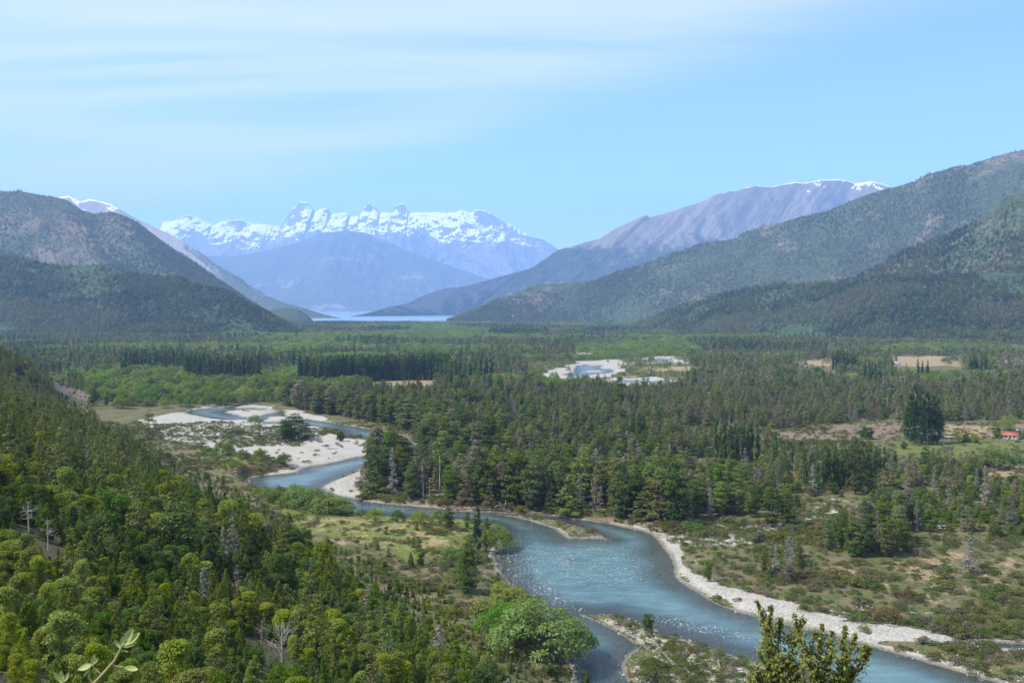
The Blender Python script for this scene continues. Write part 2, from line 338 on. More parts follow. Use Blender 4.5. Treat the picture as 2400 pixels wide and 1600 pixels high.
def mountain_mat(name, forest, bare, rock, bare_lo=.52, snow=None, scale=1.0, rockz=None):
    m, t = new_mat(name); p = pos_(t); g = t.nodes.new('ShaderNodeNewGeometry')
    sp = t.nodes.new('ShaderNodeSeparateXYZ'); t.links.new(p, sp.inputs[0]); sn = t.nodes.new('ShaderNodeSeparateXYZ'); t.links.new(g.outputs['Normal'], sn.inputs[0])
    big = noise_(t, p, .0022 * scale, 6, .62, .5); mid = noise_(t, p, .012 * scale, 6, .68); fine = noise_(t, p, .075 * scale, 4, .72)
    f = mix_(t, ramp_(t, fine, (.38, .66)), tuple(x * .45 for x in forest), tuple(x * 1.35 for x in forest))
    b = mix_(t, mid, tuple(x * .7 for x in bare), tuple(x * 1.3 for x in bare))
    k = math_(t, 'ADD', math_(t, 'MULTIPLY', big, .62), math_(t, 'ADD', math_(t, 'MULTIPLY', mid, .3), math_(t, 'MULTIPLY', fine, .12)))
    if rockz: k = math_(t, 'ADD', k, math_(t, 'MULTIPLY', ramp_(t, sp.outputs[2], rockz), .35))
    col = mix_(t, ramp_(t, k, (bare_lo, bare_lo + .10)), f, b)
    rk = mix_(t, fine, tuple(x * .75 for x in rock), tuple(x * 1.25 for x in rock))
    col = mix_(t, ramp_(t, math_(t, 'ADD', math_(t, 'SUBTRACT', 1.0, sn.outputs[2]), math_(t, 'MULTIPLY', math_(t, 'SUBTRACT', mid, .5), .5)), (.62, .80)), col, rk)
    if snow:
        z0, z1, nz = snow
        s = math_(t, 'ADD', ramp_(t, math_(t, 'ADD', sp.outputs[2], math_(t, 'ADD', math_(t, 'MULTIPLY', math_(t, 'SUBTRACT', mid, .5), 420.), math_(t, 'MULTIPLY', math_(t, 'SUBTRACT', big, .5), 1100. if z0 > 1150 and z1 > 1600 else 200.))), (z0, z1)),
                  math_(t, 'ADD', math_(t, 'MULTIPLY', math_(t, 'SUBTRACT', sn.outputs[2], nz), 2.6), math_(t, 'MULTIPLY', math_(t, 'SUBTRACT', math_(t, 'ADD', math_(t, 'MULTIPLY', mid, .6), math_(t, 'MULTIPLY', noise_(t, mapping_(t, p, scale=(1, 1, .35)), .012, 5, .7), .4)), .5), 2.0)))
        col = mix_(t, ramp_(t, s, (.78, .90)), col, (.84, .86, .90))
    finish(t, principled(t, col, .95, .08, bump_(t, math_(t, 'ADD', fine, math_(t, 'MULTIPLY', mid, 1.5)), .7, 12.0)).outputs[0]); return m

# ------------------------------------------------------------------ ground sheet (finer where it is near)
def fan(ys, tmax, nc):
    ts = np.linspace(-tmax, tmax, nc); Y, T = np.meshgrid(ys, ts, indexing='ij'); return T * (Y + 14), Y
ys = np.r_[np.linspace(-160, -4, 14), np.linspace(-2, 40, 40), np.linspace(42, 175, 56)]
pyr = np.linspace(1640, 768, 520); ys2 = CAMZ * F / (pyr - HY); ys2 = ys2[ys2 > 177]
ys = np.r_[ys, ys2, np.geomspace(ys2[-1] * 1.015, 4500, 20), np.linspace(4540, 4760, 12), [5200, 6500, 9000, 14000, 24000]]
GX, GY = fan(ys, 0.72, 640)
GSD = river_sd(GX, GY); GH = height(GX, GY, GSD)
P_GRAV = [[(325,985),(430,965),(470,953),(650,947),(735,978),(830,998),(735,1008),(800,1022),(870,1025),(912,1063),(720,1100),(690,1112),(598,1122),(640,1104),(690,1096),(640,1072),(480,1056),(400,1036),(340,1010)],
          [(880,1084),(752,1138),(742,1146),(785,1170),(840,1178),(845,1150),(868,1112)],
          [(1440,1224),(1531,1246),(1600,1285),(1602,1335),(1690,1382),(1760,1403),(1940,1440),(2080,1455),(2230,1480),(2420,1500),(2420,1510),(2250,1506),(2050,1488),(1990,1500),(1784,1453),(1600,1368),(1570,1305),(1530,1256)],
          [(1240,885),(1290,872),(1345,849),(1390,845),(1468,844),(1475,862),(1445,878),(1400,884),(1340,886)],
          [(1428,885),(1540,885),(1590,892),(1590,902),(1435,902)], [(1512,837),(1580,837),(1630,848),(1600,854),(1515,851)],
          [(1342,825),(1392,829),(1382,837),(1345,834)], [(1365,785),(1422,786),(1418,795),(1368,794)],
          [(2170,1236),(2215,1237),(2210,1246),(2170,1244)]]
P_MIX = [[(1540,1255),(1620,1238),(1700,1222),(1860,1212),(1900,1188),(1965,1178),(1995,1195),(1900,1230),(1870,1262),(1760,1282),(1600,1292)], P_ISL[3],
         [(360,1000),(480,990),(640,1002),(760,1012),(700,1050),(520,1052),(400,1035)], [(1990,1500),(2120,1515),(2250,1545),(2400,1600),(2400,1625),(2280,1586),(2140,1548)]]
P_TAN = [[(1985,1330),(2030,1345),(2100,1385),(2090,1395),(2010,1360)], [(2195,990),(2330,1000),(2340,1020),(2200,1025)], [(1885,843),(1960,843),(1960,860),(1885,858)],
         [(2085,836),(2250,834),(2250,857),(2090,860)], [(868,893),(940,890),(1020,890),(1018,905),(880,906)], [(1500,862),(1645,860),(1645,872),(1500,871)], [(2290,1095),(2420,1085),(2420,1120),(2310,1115)], [(2330,845),(2420,842),(2420,852),(2330,852)]]
P_TANSOFT = [[(1990,1330),(2080,1350),(2150,1420),(2240,1430),(2420,1390),(2420,1290),(2200,1290),(2060,1310)], [(640,1210),(1100,1230),(1100,1300),(900,1350),(760,1310)]]
P_BANK = [[(840,1160),(1000,1172),(1130,1184),(1300,1196),(1420,1214),(1560,1236),(1560,1250),(1440,1226),(1300,1210),(1130,1201),(1000,1190),(850,1180)], [(760,985),(860,1002),(960,1022),(960,1034),(850,1010),(760,994)]]
P_BROWN = [[(1818,1012),(1940,1001),(2059,991),(2125,988),(2135,1014),(2076,1034),(1940,1034),(1822,1034)]]
P_GRASS = [[(2080,1036),(2420,1030),(2420,1075),(2280,1075),(2050,1070)], [(600,1150),(760,1195),(1100,1225),(1120,1300),(960,1340),(700,1260)], [(440,1055),(640,1080),(590,1130),(520,1110)], [(1030,1025),(1130,1020),(1180,1050),(1040,1075)], [(900,905),(1020,903),(1020,930),(880,930)]]
GPX, GPY = w2px(GX, GY, 0.0); GPY = np.where(GY > 100, GPY, 9e9)
def mask(polys, soft, x=GX, y=GY):
    m = np.zeros(x.shape)
    k = np.clip(y / 400, .5, 4); x_ = x + 14 * k * fbm(x, y, 35, 4); y_ = y + 30 * k * fbm(x + 200, y + 70, 45, 4)
    for p in polys: m = np.maximum(m, sstep(-soft, soft, sdist(x_, y_, px2w(p, 0)) / k))
    return m
HILLD = sdist(GX, GY, HILL)
g_grav = mask(P_GRAV, 4) * 1.0; g_grav = np.maximum(g_grav, .52 * mask(P_MIX, 5))
rimw = 0.6 + 6.0 * fbm(GX, GY, 38, 3)
nofring = sstep(0, 5, sdist(GX, GY, WC)) * 0
fringe = sstep(rimw + 1.6, rimw, -GSD) * (HILLD < 5); g_grav = np.maximum(g_grav, fringe * .95); g_grav = np.where(GSD > -0.3, 1, g_grav)
g_tan = np.maximum(mask(P_TAN, 6), .44 * mask(P_TANSOFT, 8)); g_brown = np.maximum(mask(P_BROWN, 5), .62 * mask(P_BANK, 2))
spur = sstep(0, 14, sdist(GX, GY, [(-440,770),(-330,720),(-295,760),(-330,850),(-400,900),(-470,880)])); g_brown = np.maximum(g_brown, .7 * spur)
g_grass = np.maximum(mask(P_GRASS[1:], 8), .55 * mask(P_GRASS[:1], 8))
cutm = sstep(-6, 1, sdist(GX, GY, WC)) * sstep(.5, 1.4, GH - ZW) * sstep(14, 6, -GSD) * sstep(3.6, 3.2, GH)
g_wood = np.clip(.75 * sstep(8, 40, HILLD) * (1 - spur), 0, 1)
g_wet = sstep(-2.2, -.4, GSD)
M_GROUND = ground_mat()
ground = mesh_obj('ground', np.stack([GX, GY, GH], -1).reshape(-1, 3), gridfaces(*GX.shape), M_GROUND, smooth=True)
for k, v in (('gravel', g_grav), ('tan', g_tan), ('brown', g_brown), ('grass', g_grass), ('cut', cutm), ('wood', g_wood), ('wet', g_wet)): attr(ground, k, v)
tag(ground, 'valley floor and wooded slope below the lookout', kind='structure')

# bilinear look-up of the built ground, so that everything stands on the sheet itself
_tmax = .72; _nc = GX.shape[1]
def ground_at(x, y):
    x = np.asarray(x, float); y = np.asarray(y, float)
    i = np.clip(np.searchsorted(ys, y) - 1, 0, len(ys) - 2); fy = (y - ys[i]) / (ys[i + 1] - ys[i])
    c = np.clip((x / (y + 14) + _tmax) / (2 * _tmax) * (_nc - 1), 0, _nc - 1.001); j = c.astype(int); fx = c - j
    return (GH[i, j] * (1 - fx) + GH[i, j + 1] * fx) * (1 - fy) + (GH[i + 1, j] * (1 - fx) + GH[i + 1, j + 1] * fx) * fy

# ------------------------------------------------------------------ water
def water_sheet():
    rows = (ys > 150) & (ys < 1400); X, Y, S, H = GX[rows], GY[rows], GSD[rows], GH[rows]
    keep = S > -6; nr, nc = X.shape
    f = gridfaces(nr, nc); f = f[keep.ravel()[f].any(1)]
    used = np.unique(f); remap = np.full(nr * nc, -1); remap[used] = np.arange(len(used)); f = remap[f]
    v = np.stack([X, Y, np.full(X.shape, ZW)], -1).reshape(-1, 3)[used]
    o = mesh_obj('river', v, f, water_mat('river_water', (.080, .162, .178), (.05, 1.10)), smooth=True)
    x, y = v[:, 0], v[:, 1]; s = S.ravel()[used]
    rif = np.zeros(len(v))
    for p, w in (([(1170,1225),(1320,1262),(1440,1268),(1560,1300),(1575,1360),(1450,1390),(1330,1370),(1240,1330),(1190,1280)], .42), ([(1280,1290),(1350,1290),(1360,1325),(1290,1325)], .55),
                 ([(1150,1295),(1240,1290),(1260,1340),(1330,1385),(1370,1430),(1310,1420),(1235,1395),(1180,1355)], .55), ([(1525,1440),(1600,1450),(1730,1478),(1790,1502),(1700,1500),(1560,1465)], .75),
                 ([(700,1095),(900,1070),(880,1085),(760,1120)], .5), ([(790,1170),(1030,1188),(1030,1205),(850,1195)], .55), ([(1640,1540),(2100,1560),(2100,1640),(1700,1600)], .2)):
        rif = np.maximum(rif, w * sstep(-9, 9, sdist(x, y, px2w(p, ZW))))
    attr(o, 'depth', np.clip(s * .09, 0, 2) * (1 - .45 * np.clip(rif, 0, 1))); attr(o, 'riffle', rif)
    tag(o, 'braided turquoise river winding through the valley', kind='structure')
    lx = np.linspace(-6000, 6000, 30); ly = np.linspace(4480, 16000, 30); LX, LY = np.meshgrid(lx, ly)
    m, t = new_mat('lake_water'); n = noise_(t, mapping_(t, pos_(t), scale=(.01, .04, 1)), 1.0, 4, .6)
    b = principled(t, (.16, .27, .36), .25, .5, bump_(t, n, .2, 2.)); finish(t, b.outputs[0])
    lo = mesh_obj('lake', np.stack([LX, LY, np.full(LX.shape, ZW - .6)], -1).reshape(-1, 3), gridfaces(30, 30), m); tag(lo, 'pale blue lake at the foot of the snowy mountains', kind='structure')
water_sheet()

# ------------------------------------------------------------------ mountains: ridges traced as directions, set at their own distances, with real slopes front and back
def loft(name, label, crest, dist, dirn, L, mat, back=.8, zb=-6, step=None, nv=60, gully=.16, glam=500, prof=1.25, jit=1.5, excess=None, sharp=180., rib=.10):
    c = np.asarray(crest, float); dp, dd = np.array(dist, float).T
    c = resample(c, step or 3.0); D = np.interp(c[:, 0], dp, dd)
    Cx = (c[:, 0] - CX) / F * D; Cz = CAMZ + (HY - c[:, 1]) / F * D
    Cz = Cz + jit * np.cumsum(rng.normal(0, .25, len(Cz))) * 0 + jit * 2 * fbm(Cx, D, 40, 4) + jit * 1.6 * fbm(Cx + 999, D, 130, 4, True)
    if excess:                                         # towers stand above a smoother crest
        k = np.ones(excess) / excess; pad = np.pad(Cz, excess // 2, mode='edge'); base = np.convolve(pad, k, 'same')[excess // 2:][:len(Cz)] - 25
        base = np.minimum(base, Cz); ex = Cz - base
    else: base, ex = Cz, np.zeros(len(Cz))
    dn = np.array(dirn) / np.hypot(*dirn)
    hr = np.clip((base - zb) / (base - zb).max(), 0, 1); Lf = L * (.10 + .90 * hr ** .85)
    v = np.r_[np.linspace(0, 1, nv), 1 + np.linspace(0, 1, nv // 3)[1:] * back]
    V, I = np.meshgrid(v, np.arange(len(Cz)), indexing='ij')
    s = 1 - V                                          # 1 at the foot, 0 on the crest, negative behind
    X = Cx[I] + dn[0] * Lf[I] * s; Y = D[I] + dn[1] * Lf[I] * s
    # let the foot wander sideways so that spurs are not parallel
    wob = fbm(X, Y, L, 3) * .18 * Lf[I] * np.abs(s); X = X - dn[1] * wob; Y = Y + dn[0] * wob
    t = np.clip(np.abs(s), 0, 1); Hh = (base - zb)[I]
    pf = np.where(s >= 0, (1 - t) ** prof, (1 - np.abs(s) / back) ** 1.1 if True else 0)
    Z = zb + Hh * pf
    g = fbm(X, Y, glam, 5, True) ; env = np.where(s >= 0, np.clip(4 * t * (1 - t), 0, 1) ** .8, .3 * t)
    Z = Z + Hh * gully * (g - .22) * env
    uc = np.r_[0, np.cumsum(np.hypot(np.diff(Cx), np.diff(D)))][I]; wu = uc + 90 * fbm(X, Y, 350, 3)
    Z = Z + Hh * rib * (fbm(wu, s * Lf[I] * .22, glam * .42, 5, True, .6) - .25) * np.where(s >= 0, np.clip(t * 5, 0, 1) * np.clip((1 - t) * 2.2, 0, 1), 0)
    Z = Z + ex[I] * np.exp(-np.abs(s) * Lf[I] / sharp) + Hh * .03 * fbm(X, Y, glam / 7, 4) * np.clip(t * 8, 0, 1) * (t < .98)
    o = mesh_obj(name, np.stack([X, Y, Z], -1).reshape(-1, 3), gridfaces(*X.shape), mat, smooth=True)
    tag(o, label, kind='structure'); return X[:nv], Y[:nv], Z[:nv], s[:nv]
FOREST = (.045, .072, .030)
M_near = mountain_mat('forested_foothill', (.062, .098, .042), (.15, .13, .085), (.24, .20, .165), .60, scale=1.6)
M_brown = mountain_mat('dry_mountainside', (.070, .088, .042), (.145, .122, .086), (.22, .185, .16), .50, scale=1.2)
M_right = mountain_mat('wooded_mountainside', (.066, .090, .042), (.17, .140, .105), (.25, .20, .175), .535, scale=1.2)
M_grey = mountain_mat('bare_topped_mountain', (.050, .070, .034), (.20, .175, .145), (.25, .22, .19), .55, snow=None, rockz=(450, 950), scale=.8)
M_snowr = mountain_mat('bare_topped_mountain_with_snow', (.050, .070, .034), (.20, .175, .145), (.25, .22, .19), .55, snow=(1090, 1480, .83), rockz=(450, 1050), scale=.7)
M_snowl = mountain_mat('grey_mountain_with_snow_caps', (.060, .080, .044), (.24, .21, .18), (.27, .24, .21), .55, snow=(880, 1150, .84), rockz=(350, 900), scale=.7)
M_mid = mountain_mat('blue_forest_ridge', (.075, .095, .060), (.19, .175, .14), (.20, .18, .165), .55, scale=.7)
M_snow = mountain_mat('snow_mountain', (.075, .080, .060), (.17, .16, .15), (.16, .15, .145), .40, snow=(1180, 1700, .76), scale=.45)
HILLS = {}
HILLS['left_foot'] = loft('hill', 'dark forested foothill below the brown mountain', [(-260,560),(-120,585),(0,598),(34,598),(58,606),(102,617),(143,622),(170,623),(218,620),(265,623),(300,640),(340,648),(425,651),(459,667),(493,672),(527,682),(561,699),(578,712),(612,727),(646,745),(690,772)], [(-260,3100),(0,2950),(425,2850),(690,2650)], (.5,-.85), 720, M_near, gully=.22, glam=420, jit=.6)
HILLS['left_brown'] = loft('mountain', 'brown wooded mountain on the valley edge with a bare rounded top', [(-400,420),(-150,445),(0,448),(31,449),(44,447),(88,456),(133,463),(153,468),(177,482),(190,492),(221,501),(238,499),(262,497),(282,502),(323,522),(374,560),(408,585),(459,618),(510,655),(544,677),(571,700),(610,728),(660,752)], [(-400,5200),(0,4900),(660,4300)], (.62,-.78), 1700, M_brown, gully=.20, glam=650)
loft('hill', 'small dark knoll beside the lake shore', [(600,752),(622,728),(663,722),(697,723),(718,735),(733,750)], [(600,4450),(733,4450)], (.2,-1), 260, M_near, gully=.1, glam=150, jit=.4)
loft('mountain', 'grey mountain with small snow patches behind the brown one', [(40,500),(100,478),(136,463),(160,459),(175,466),(190,473),(211,466),(238,473),(258,478),(279,490),(323,514),(374,538),(425,563),(459,588),(510,631),(544,652),(595,682),(646,703),(697,718),(722,735),(742,752)], [(40,10500),(300,10000),(742,6000)], (.75,-.66), 2600, M_snowl, gully=.2, glam=800, prof=1.15)
loft('mountain', 'blue forested ridge in front of the snowy peaks', [(330,640),(430,612),(480,600),(560,600),(640,583),(704,567),(748,548),(810,540),(860,546),(900,563),(960,590),(1050,622),(1150,655),(1250,690),(1340,722),(1420,745)], [(330,16000),(1420,15000)], (.05,-1), 2600, M_mid, gully=.24, glam=1300, prof=1.1, nv=90, step=2.0, jit=2.5, rib=.13)
loft('mountain', 'jagged snow covered mountain range with rock towers', [(250,600),(330,560),(372,531),(381,521),(408,517),(428,509),(442,503),(459,509),(483,521),(503,529),(520,519),(544,517),(561,513),(585,524),(612,526),(633,528),(656,531),(663,521),(677,502),(684,492),(697,483),(702,475),(707,474),(718,475),(722,480),(724,483),(735,492),(738,500),(748,492),(765,488),(770,489),(775,502),(786,502),(796,499),(814,499),(820,510),(841,507),(851,488),(858,484),(863,474),(867,474),(871,480),(882,488),(892,499),(919,499),(926,485),(938,478),(942,477),(950,485),(958,499),(980,499),(1011,499),(1045,499),(1069,499),(1082,491),(1099,500),(1123,492),(1140,495),(1157,505),(1184,521),(1208,534),(1242,553),(1276,563),(1293,575),(1307,585),(1400,640),(1500,690)], [(250,22200),(1500,21600)], (.0,-1), 4200, M_snow, gully=.42, glam=1100, prof=1.35, excess=83, nv=190, jit=24, sharp=170, step=1.5, rib=.06)
loft('mountain', 'long grey mountain with snow patches on its summit', [(840,752),(854,743),(919,718),(970,710),(994,700),(1018,684),(1045,676),(1082,673),(1140,658),(1174,648),(1235,632),(1266,619),(1307,586),(1344,577),(1371,568),(1405,560),(1446,534),(1470,524),(1501,509),(1514,505),(1524,509),(1565,499),(1600,487),(1651,471),(1675,457),(1709,449),(1729,447),(1753,439),(1773,435),(1804,439),(1838,432),(1865,427),(1882,430),(1926,422),(1967,421),(1984,423),(2005,431),(2018,429),(2046,425),(2062,430),(2090,439),(2200,460),(2420,500),(2700,540)], [(840,7000),(1300,9000),(2000,11000),(2700,11500)], (-.6,-.8), 2500, M_snowr, gully=.34, glam=1100, prof=1.1, nv=110, step=2.0, jit=3, rib=.06)
HILLS['right_big'] = loft('mountain', 'large wooded mountainside descending to the lake', [(1068,758),(1082,750),(1106,730),(1140,715),(1174,698),(1208,688),(1242,671),(1276,666),(1358,663),(1405,653),(1446,637),(1497,622),(1548,605),(1600,587),(1641,570),(1702,564),(1726,558),(1743,545),(1787,530),(1821,525),(1879,508),(1940,494),(1957,487),(1991,472),(2042,453),(2093,440),(2144,426),(2161,414),(2212,399),(2236,391),(2270,387),(2314,373),(2365,358),(2400,352),(2550,320),(2800,270)], [(1068,4900),(1500,5200),(2400,4700),(2800,4500)], (-.5,-.86), 1650, M_right, gully=.17, glam=650)
HILLS['right_near'] = loft('hill', 'nearer green hillside with pinkish rock outcrops', [(1940,712),(1984,676),(2018,641),(2069,617),(2093,597),(2144,577),(2212,553),(2246,536),(2297,515),(2324,502),(2358,461),(2400,453),(2550,420),(2800,360)], [(1940,3050),(2400,2700),(2800,2500)], (-.42,-.9), 900, M_right, gully=.2, glam=380)
HILLS['right_foot'] = loft('hill', 'low forested foothill along the valley side', [(1480,765),(1531,747),(1600,713),(1651,699),(1712,685),(1770,674),(1838,668),(1940,664),(2000,655),(2056,648),(2110,645),(2178,645),(2300,640),(2500,625),(2800,600)], [(1480,3500),(1700,3000),(2100,2500),(2800,2200)], (-.45,-.9), 640, M_near, gully=.22, glam=300, jit=.6)

# ------------------------------------------------------------------ plants: prototypes
prng = np.random.default_rng(11)
def leaves(cent, norm, size, asp=.6, droop=0.0, r=prng):
    """one bent quad per leaf spray"""
    n = len(cent); norm = norm / (np.linalg.norm(norm, axis=1)[:, None] + 1e-9)
    a = r.normal(size=(n, 3)); a[:, 2] -= droop; t = np.cross(norm, a); t /= np.linalg.norm(t, axis=1)[:, None] + 1e-9; b = np.cross(norm, t)
    L = size * r.uniform(.6, 1.35, (n, 1)); W = L * asp
    v = np.stack([cent - t * L * .5, cent + b * W * .5 + norm * L * .06, cent + t * L * .55, cent - b * W * .5 + norm * L * .06], 1).reshape(-1, 3)
    return v, np.arange(n * 4).reshape(n, 4)
def clumped(centres, radii, n, size, flat=1.0, up=.35, asp=.6, inner=.45, droop=0.0):
    k = len(centres); w = radii ** 2; w = w / w.sum(); ci = prng.choice(k, n, p=w)
    d = prng.normal(size=(n, 3)); d /= np.linalg.norm(d, axis=1)[:, None]
    d[:, 2] = np.where(d[:, 2] < -.35, -d[:, 2], d[:, 2])
    rr = prng.uniform(inner, 1.0, (n, 1)) ** .6
    p = centres[ci] + d * rr * radii[ci][:, None] * np.array([1, 1, flat])
    nm = d * .75 + prng.normal(size=(n, 3)) * .55 + np.array([0, 0, up]); return leaves(p, nm, size, asp, droop)
def crown_beech(h, n, size, spread=.23):
    k = 44; t = prng.uniform(.09, .98, k); prof = np.sin(np.pi * np.clip((t - .08) / .98, 0, 1)) ** .7 * (1.15 - .55 * t)
    a = prng.uniform(0, 2 * np.pi, k); rad = h * spread * prof * prng.uniform(.45, 1.05, k)
    c = np.stack([np.cos(a) * rad, np.sin(a) * rad, t * h * .97], -1); c[0] = (0, 0, h * .95); return clumped(c, h * prng.uniform(.075, .135, k), n, size, .48, .6)
def crown_cone(h, n, size, base=.16, top=.04, p=.75, lo=.06, ragged=.35, flat=.45, k=60):
    t = np.sort(prng.uniform(lo, 1, k) ** 1.15); rad = h * (base * (1 - t) ** p + top * (1 - t)) * prng.uniform(1 - ragged, 1.0, k); a = prng.uniform(0, 2 * np.pi, k)
    c = np.stack([np.cos(a) * rad, np.sin(a) * rad, t * h], -1); c[-1] = (0, 0, h * .97)
    return clumped(c, h * (.035 + .055 * (1 - t)), n, size, flat * 1.6, .3, .5)
def crown_poplar(h, n, size, w=.075):
    k = 54; t = prng.uniform(.03, .98, k); prof = np.clip(t / .12, 0, 1) ** .5 * np.clip((1.02 - t) / .42, 0, 1) ** .6
    a = prng.uniform(0, 2 * np.pi, k); rad = h * w * prof * prng.uniform(.35, 1, k)
    c = np.stack([np.cos(a) * rad, np.sin(a) * rad, t * h], -1); c[0] = (0, 0, h * .97); return clumped(c, h * prng.uniform(.028, .045, k) * (.5 + .6 * prof), n, size, 2.3, .15, .6)
def crown_willow(h, n, size, w=.62):
    k = 32; a = prng.uniform(0, 2 * np.pi, k); q = prng.uniform(0, 1, k) ** .5; rad = h * w * q
    z = h * (.80 - .60 * q ** 2.0) * prng.uniform(.78, 1.08, k)
    c = np.stack([np.cos(a) * rad, np.sin(a) * rad, z], -1); return clumped(c, h * prng.uniform(.15, .25, k), n, size, .85, .45, .42, .6, 1.0)
def crown_shrub(h, n, size, w=.34, k=22, zlo=.25):
    a = prng.uniform(0, 2 * np.pi, k); t = prng.uniform(zlo, .95, k); prof = np.sqrt(np.clip(1 - ((t - .45) / .56) ** 2, 0, 1))
    rad = h * w * prof * prng.uniform(.3, 1, k); c = np.stack([np.cos(a) * rad, np.sin(a) * rad, t * h * .92], -1)
    return clumped(c, h * prng.uniform(.07, .17, k), n, size, .95, .25)
def crown_bush(h, n, size):
    k = 12; a = prng.uniform(0, 2 * np.pi, k); q = prng.uniform(0, 1, k) ** .6; c = np.stack([np.cos(a) * q * h * .75, np.sin(a) * q * h * .75, h * (.62 - .34 * q) * prng.uniform(.7, 1.1, k)], -1)
    return clumped(c, h * prng.uniform(.2, .36, k), n, size, .9, .4)
def bent(h, lean=.03, k=6):
    z = np.linspace(-.04, 1, k) * h; off = np.cumsum(prng.normal(0, lean * h / k, (k, 2)), 0); off -= off[0]; return np.c_[off, z]
def trunk_mesh(h, r, frac=.8, limbs=5, spread=.2, n=6):
    mb = MB(); p = bent(h * frac); mb.tube(p, np.linspace(r, r * .18, len(p)), n)
    for _ in range(limbs):
        t = prng.uniform(.25, .85); b = np.array([np.interp(t, np.linspace(0, 1, len(p)), p[:, j]) for j in range(3)]); a = prng.uniform(0, 2 * np.pi); L = h * spread * prng.uniform(.6, 1.1)
        d = np.array([math.cos(a), math.sin(a), prng.uniform(.25, .9)]); e = b + d * L; m = (b + e) / 2 + np.array([0, 0, -.08 * L]); mb.tube([b, m, e], [r * .35, r * .22, r * .08], 5)
    return mb
def snag_parts(h, r, limbs=16, spread=.28, lean=.05, lo=.25, up=(.1, .8), twigs=2):
    """bare dead tree: the trunk, then each limb with its twigs"""
    mb = MB(); p = bent(h, lean, 8); mb.tube(p, np.linspace(r, r * .15, 8), 7); out = [mb]
    for _ in range(limbs):
        t = prng.uniform(lo, .97); b = np.array([np.interp(t, np.linspace(0, 1, 8), p[:, j]) for j in range(3)]); a = prng.uniform(0, 2 * np.pi); L = h * spread * prng.uniform(.35, 1.1) * (1.15 - .75 * t)
        d = np.array([math.cos(a), math.sin(a), prng.uniform(*up)]); m = b + d * L * .5 + prng.normal(0, .07 * L, 3); e = b + d * L + prng.normal(0, .15 * L, 3)
        mb = MB(); mb.tube([b, m, e], [r * .36 * (1 - .6 * t), r * .22 * (1 - .5 * t), r * .05], 5); out.append(mb)
        for _ in range(twigs):
            f = m + (e - m) * prng.uniform(0, .8); g = f + prng.normal(0, .3 * L, 3) + np.array([0, 0, .12 * L]); mb.tube([f, (f + g) / 2 + prng.normal(0, .04 * L, 3), g], [r * .12, r * .08, r * .03], 4)
    return out
def snag_mesh(*a, **k):
    mb = MB()
    for q in snag_parts(*a, **k): mb.add(np.vstack(q.v), q.f)
    return mb
BARK = {'brown': bark_mat('brown_bark', (.10, .075, .052)), 'grey': bark_mat('grey_bark', (.24, .215, .19)), 'bleached': bark_mat('bleached_deadwood', (.42, .39, .35)), 'dark': bark_mat('dark_bark', (.065, .052, .040))}
# leaf colours (label word, base colour)
C = {'beech': [('deep green', (.098, .138, .027)), ('dark olive', (.135, .150, .032)), ('dark green', (.072, .110, .023)), ('mid green', (.118, .165, .033)), ('brown-grey', (.170, .160, .098))],
     'cypress': [('grey-green', (.168, .172, .078)), ('olive', (.145, .168, .042)), ('dull green', (.120, .150, .044)), ('khaki', (.205, .195, .090)), ('ash-grey', (.180, .170, .125))],
     'poplar': [('dark green', (.050, .096, .028)), ('mid green', (.092, .142, .033)), ('blue-green', (.050, .094, .036))],
     'willow': [('fresh green', (.160, .235, .042)), ('pale green', (.195, .250, .056)), ('mid green', (.112, .190, .038))],
     'shrub': [('yellow-green', (.215, .262, .036)), ('olive green', (.158, .205, .032)), ('dark green', (.082, .138, .025)), ('bronze-tinged', (.200, .200, .038)), ('mid green', (.115, .185, .029)), ('blackish green', (.052, .080, .018))],
     'bush': [('olive', (.140, .152, .040)), ('green', (.098, .140, .030)), ('brownish', (.150, .128, .060)), ('greyish', (.175, .165, .108))],
     'pine': [('blue-green', (.036, .072, .030)), ('dark green', (.045, .080, .028))],
     'grey': [('silver-grey', (.215, .205, .178)), ('brown-grey', (.180, .165, .130))]}
PROTO = {}
def proto(kind, i, word, crown, trunk, mat, bark):
    cv, cf = crown
    co = mesh_obj('crown', cv, cf, mat, link=False); to = trunk.build('trunk', bark, link=False, smooth=True)
    allv = np.vstack([cv, np.vstack(trunk.v)]); allf = [tuple(f) for f in cf] + [tuple(int(x) + len(cv) for x in f) for f in trunk.f]
    w = mesh_obj(f'{kind}_{i:02d}', allv, allf, [mat, bark], link=False)
    mi = np.r_[np.zeros(len(cf)), np.ones(len(trunk.f))].astype(np.int32); w.data.polygons.foreach_set('material_index', mi)
    PROTO.setdefault(kind, []).append(dict(word=word, crown=co.data, trunk=to.data, whole=w)); return w
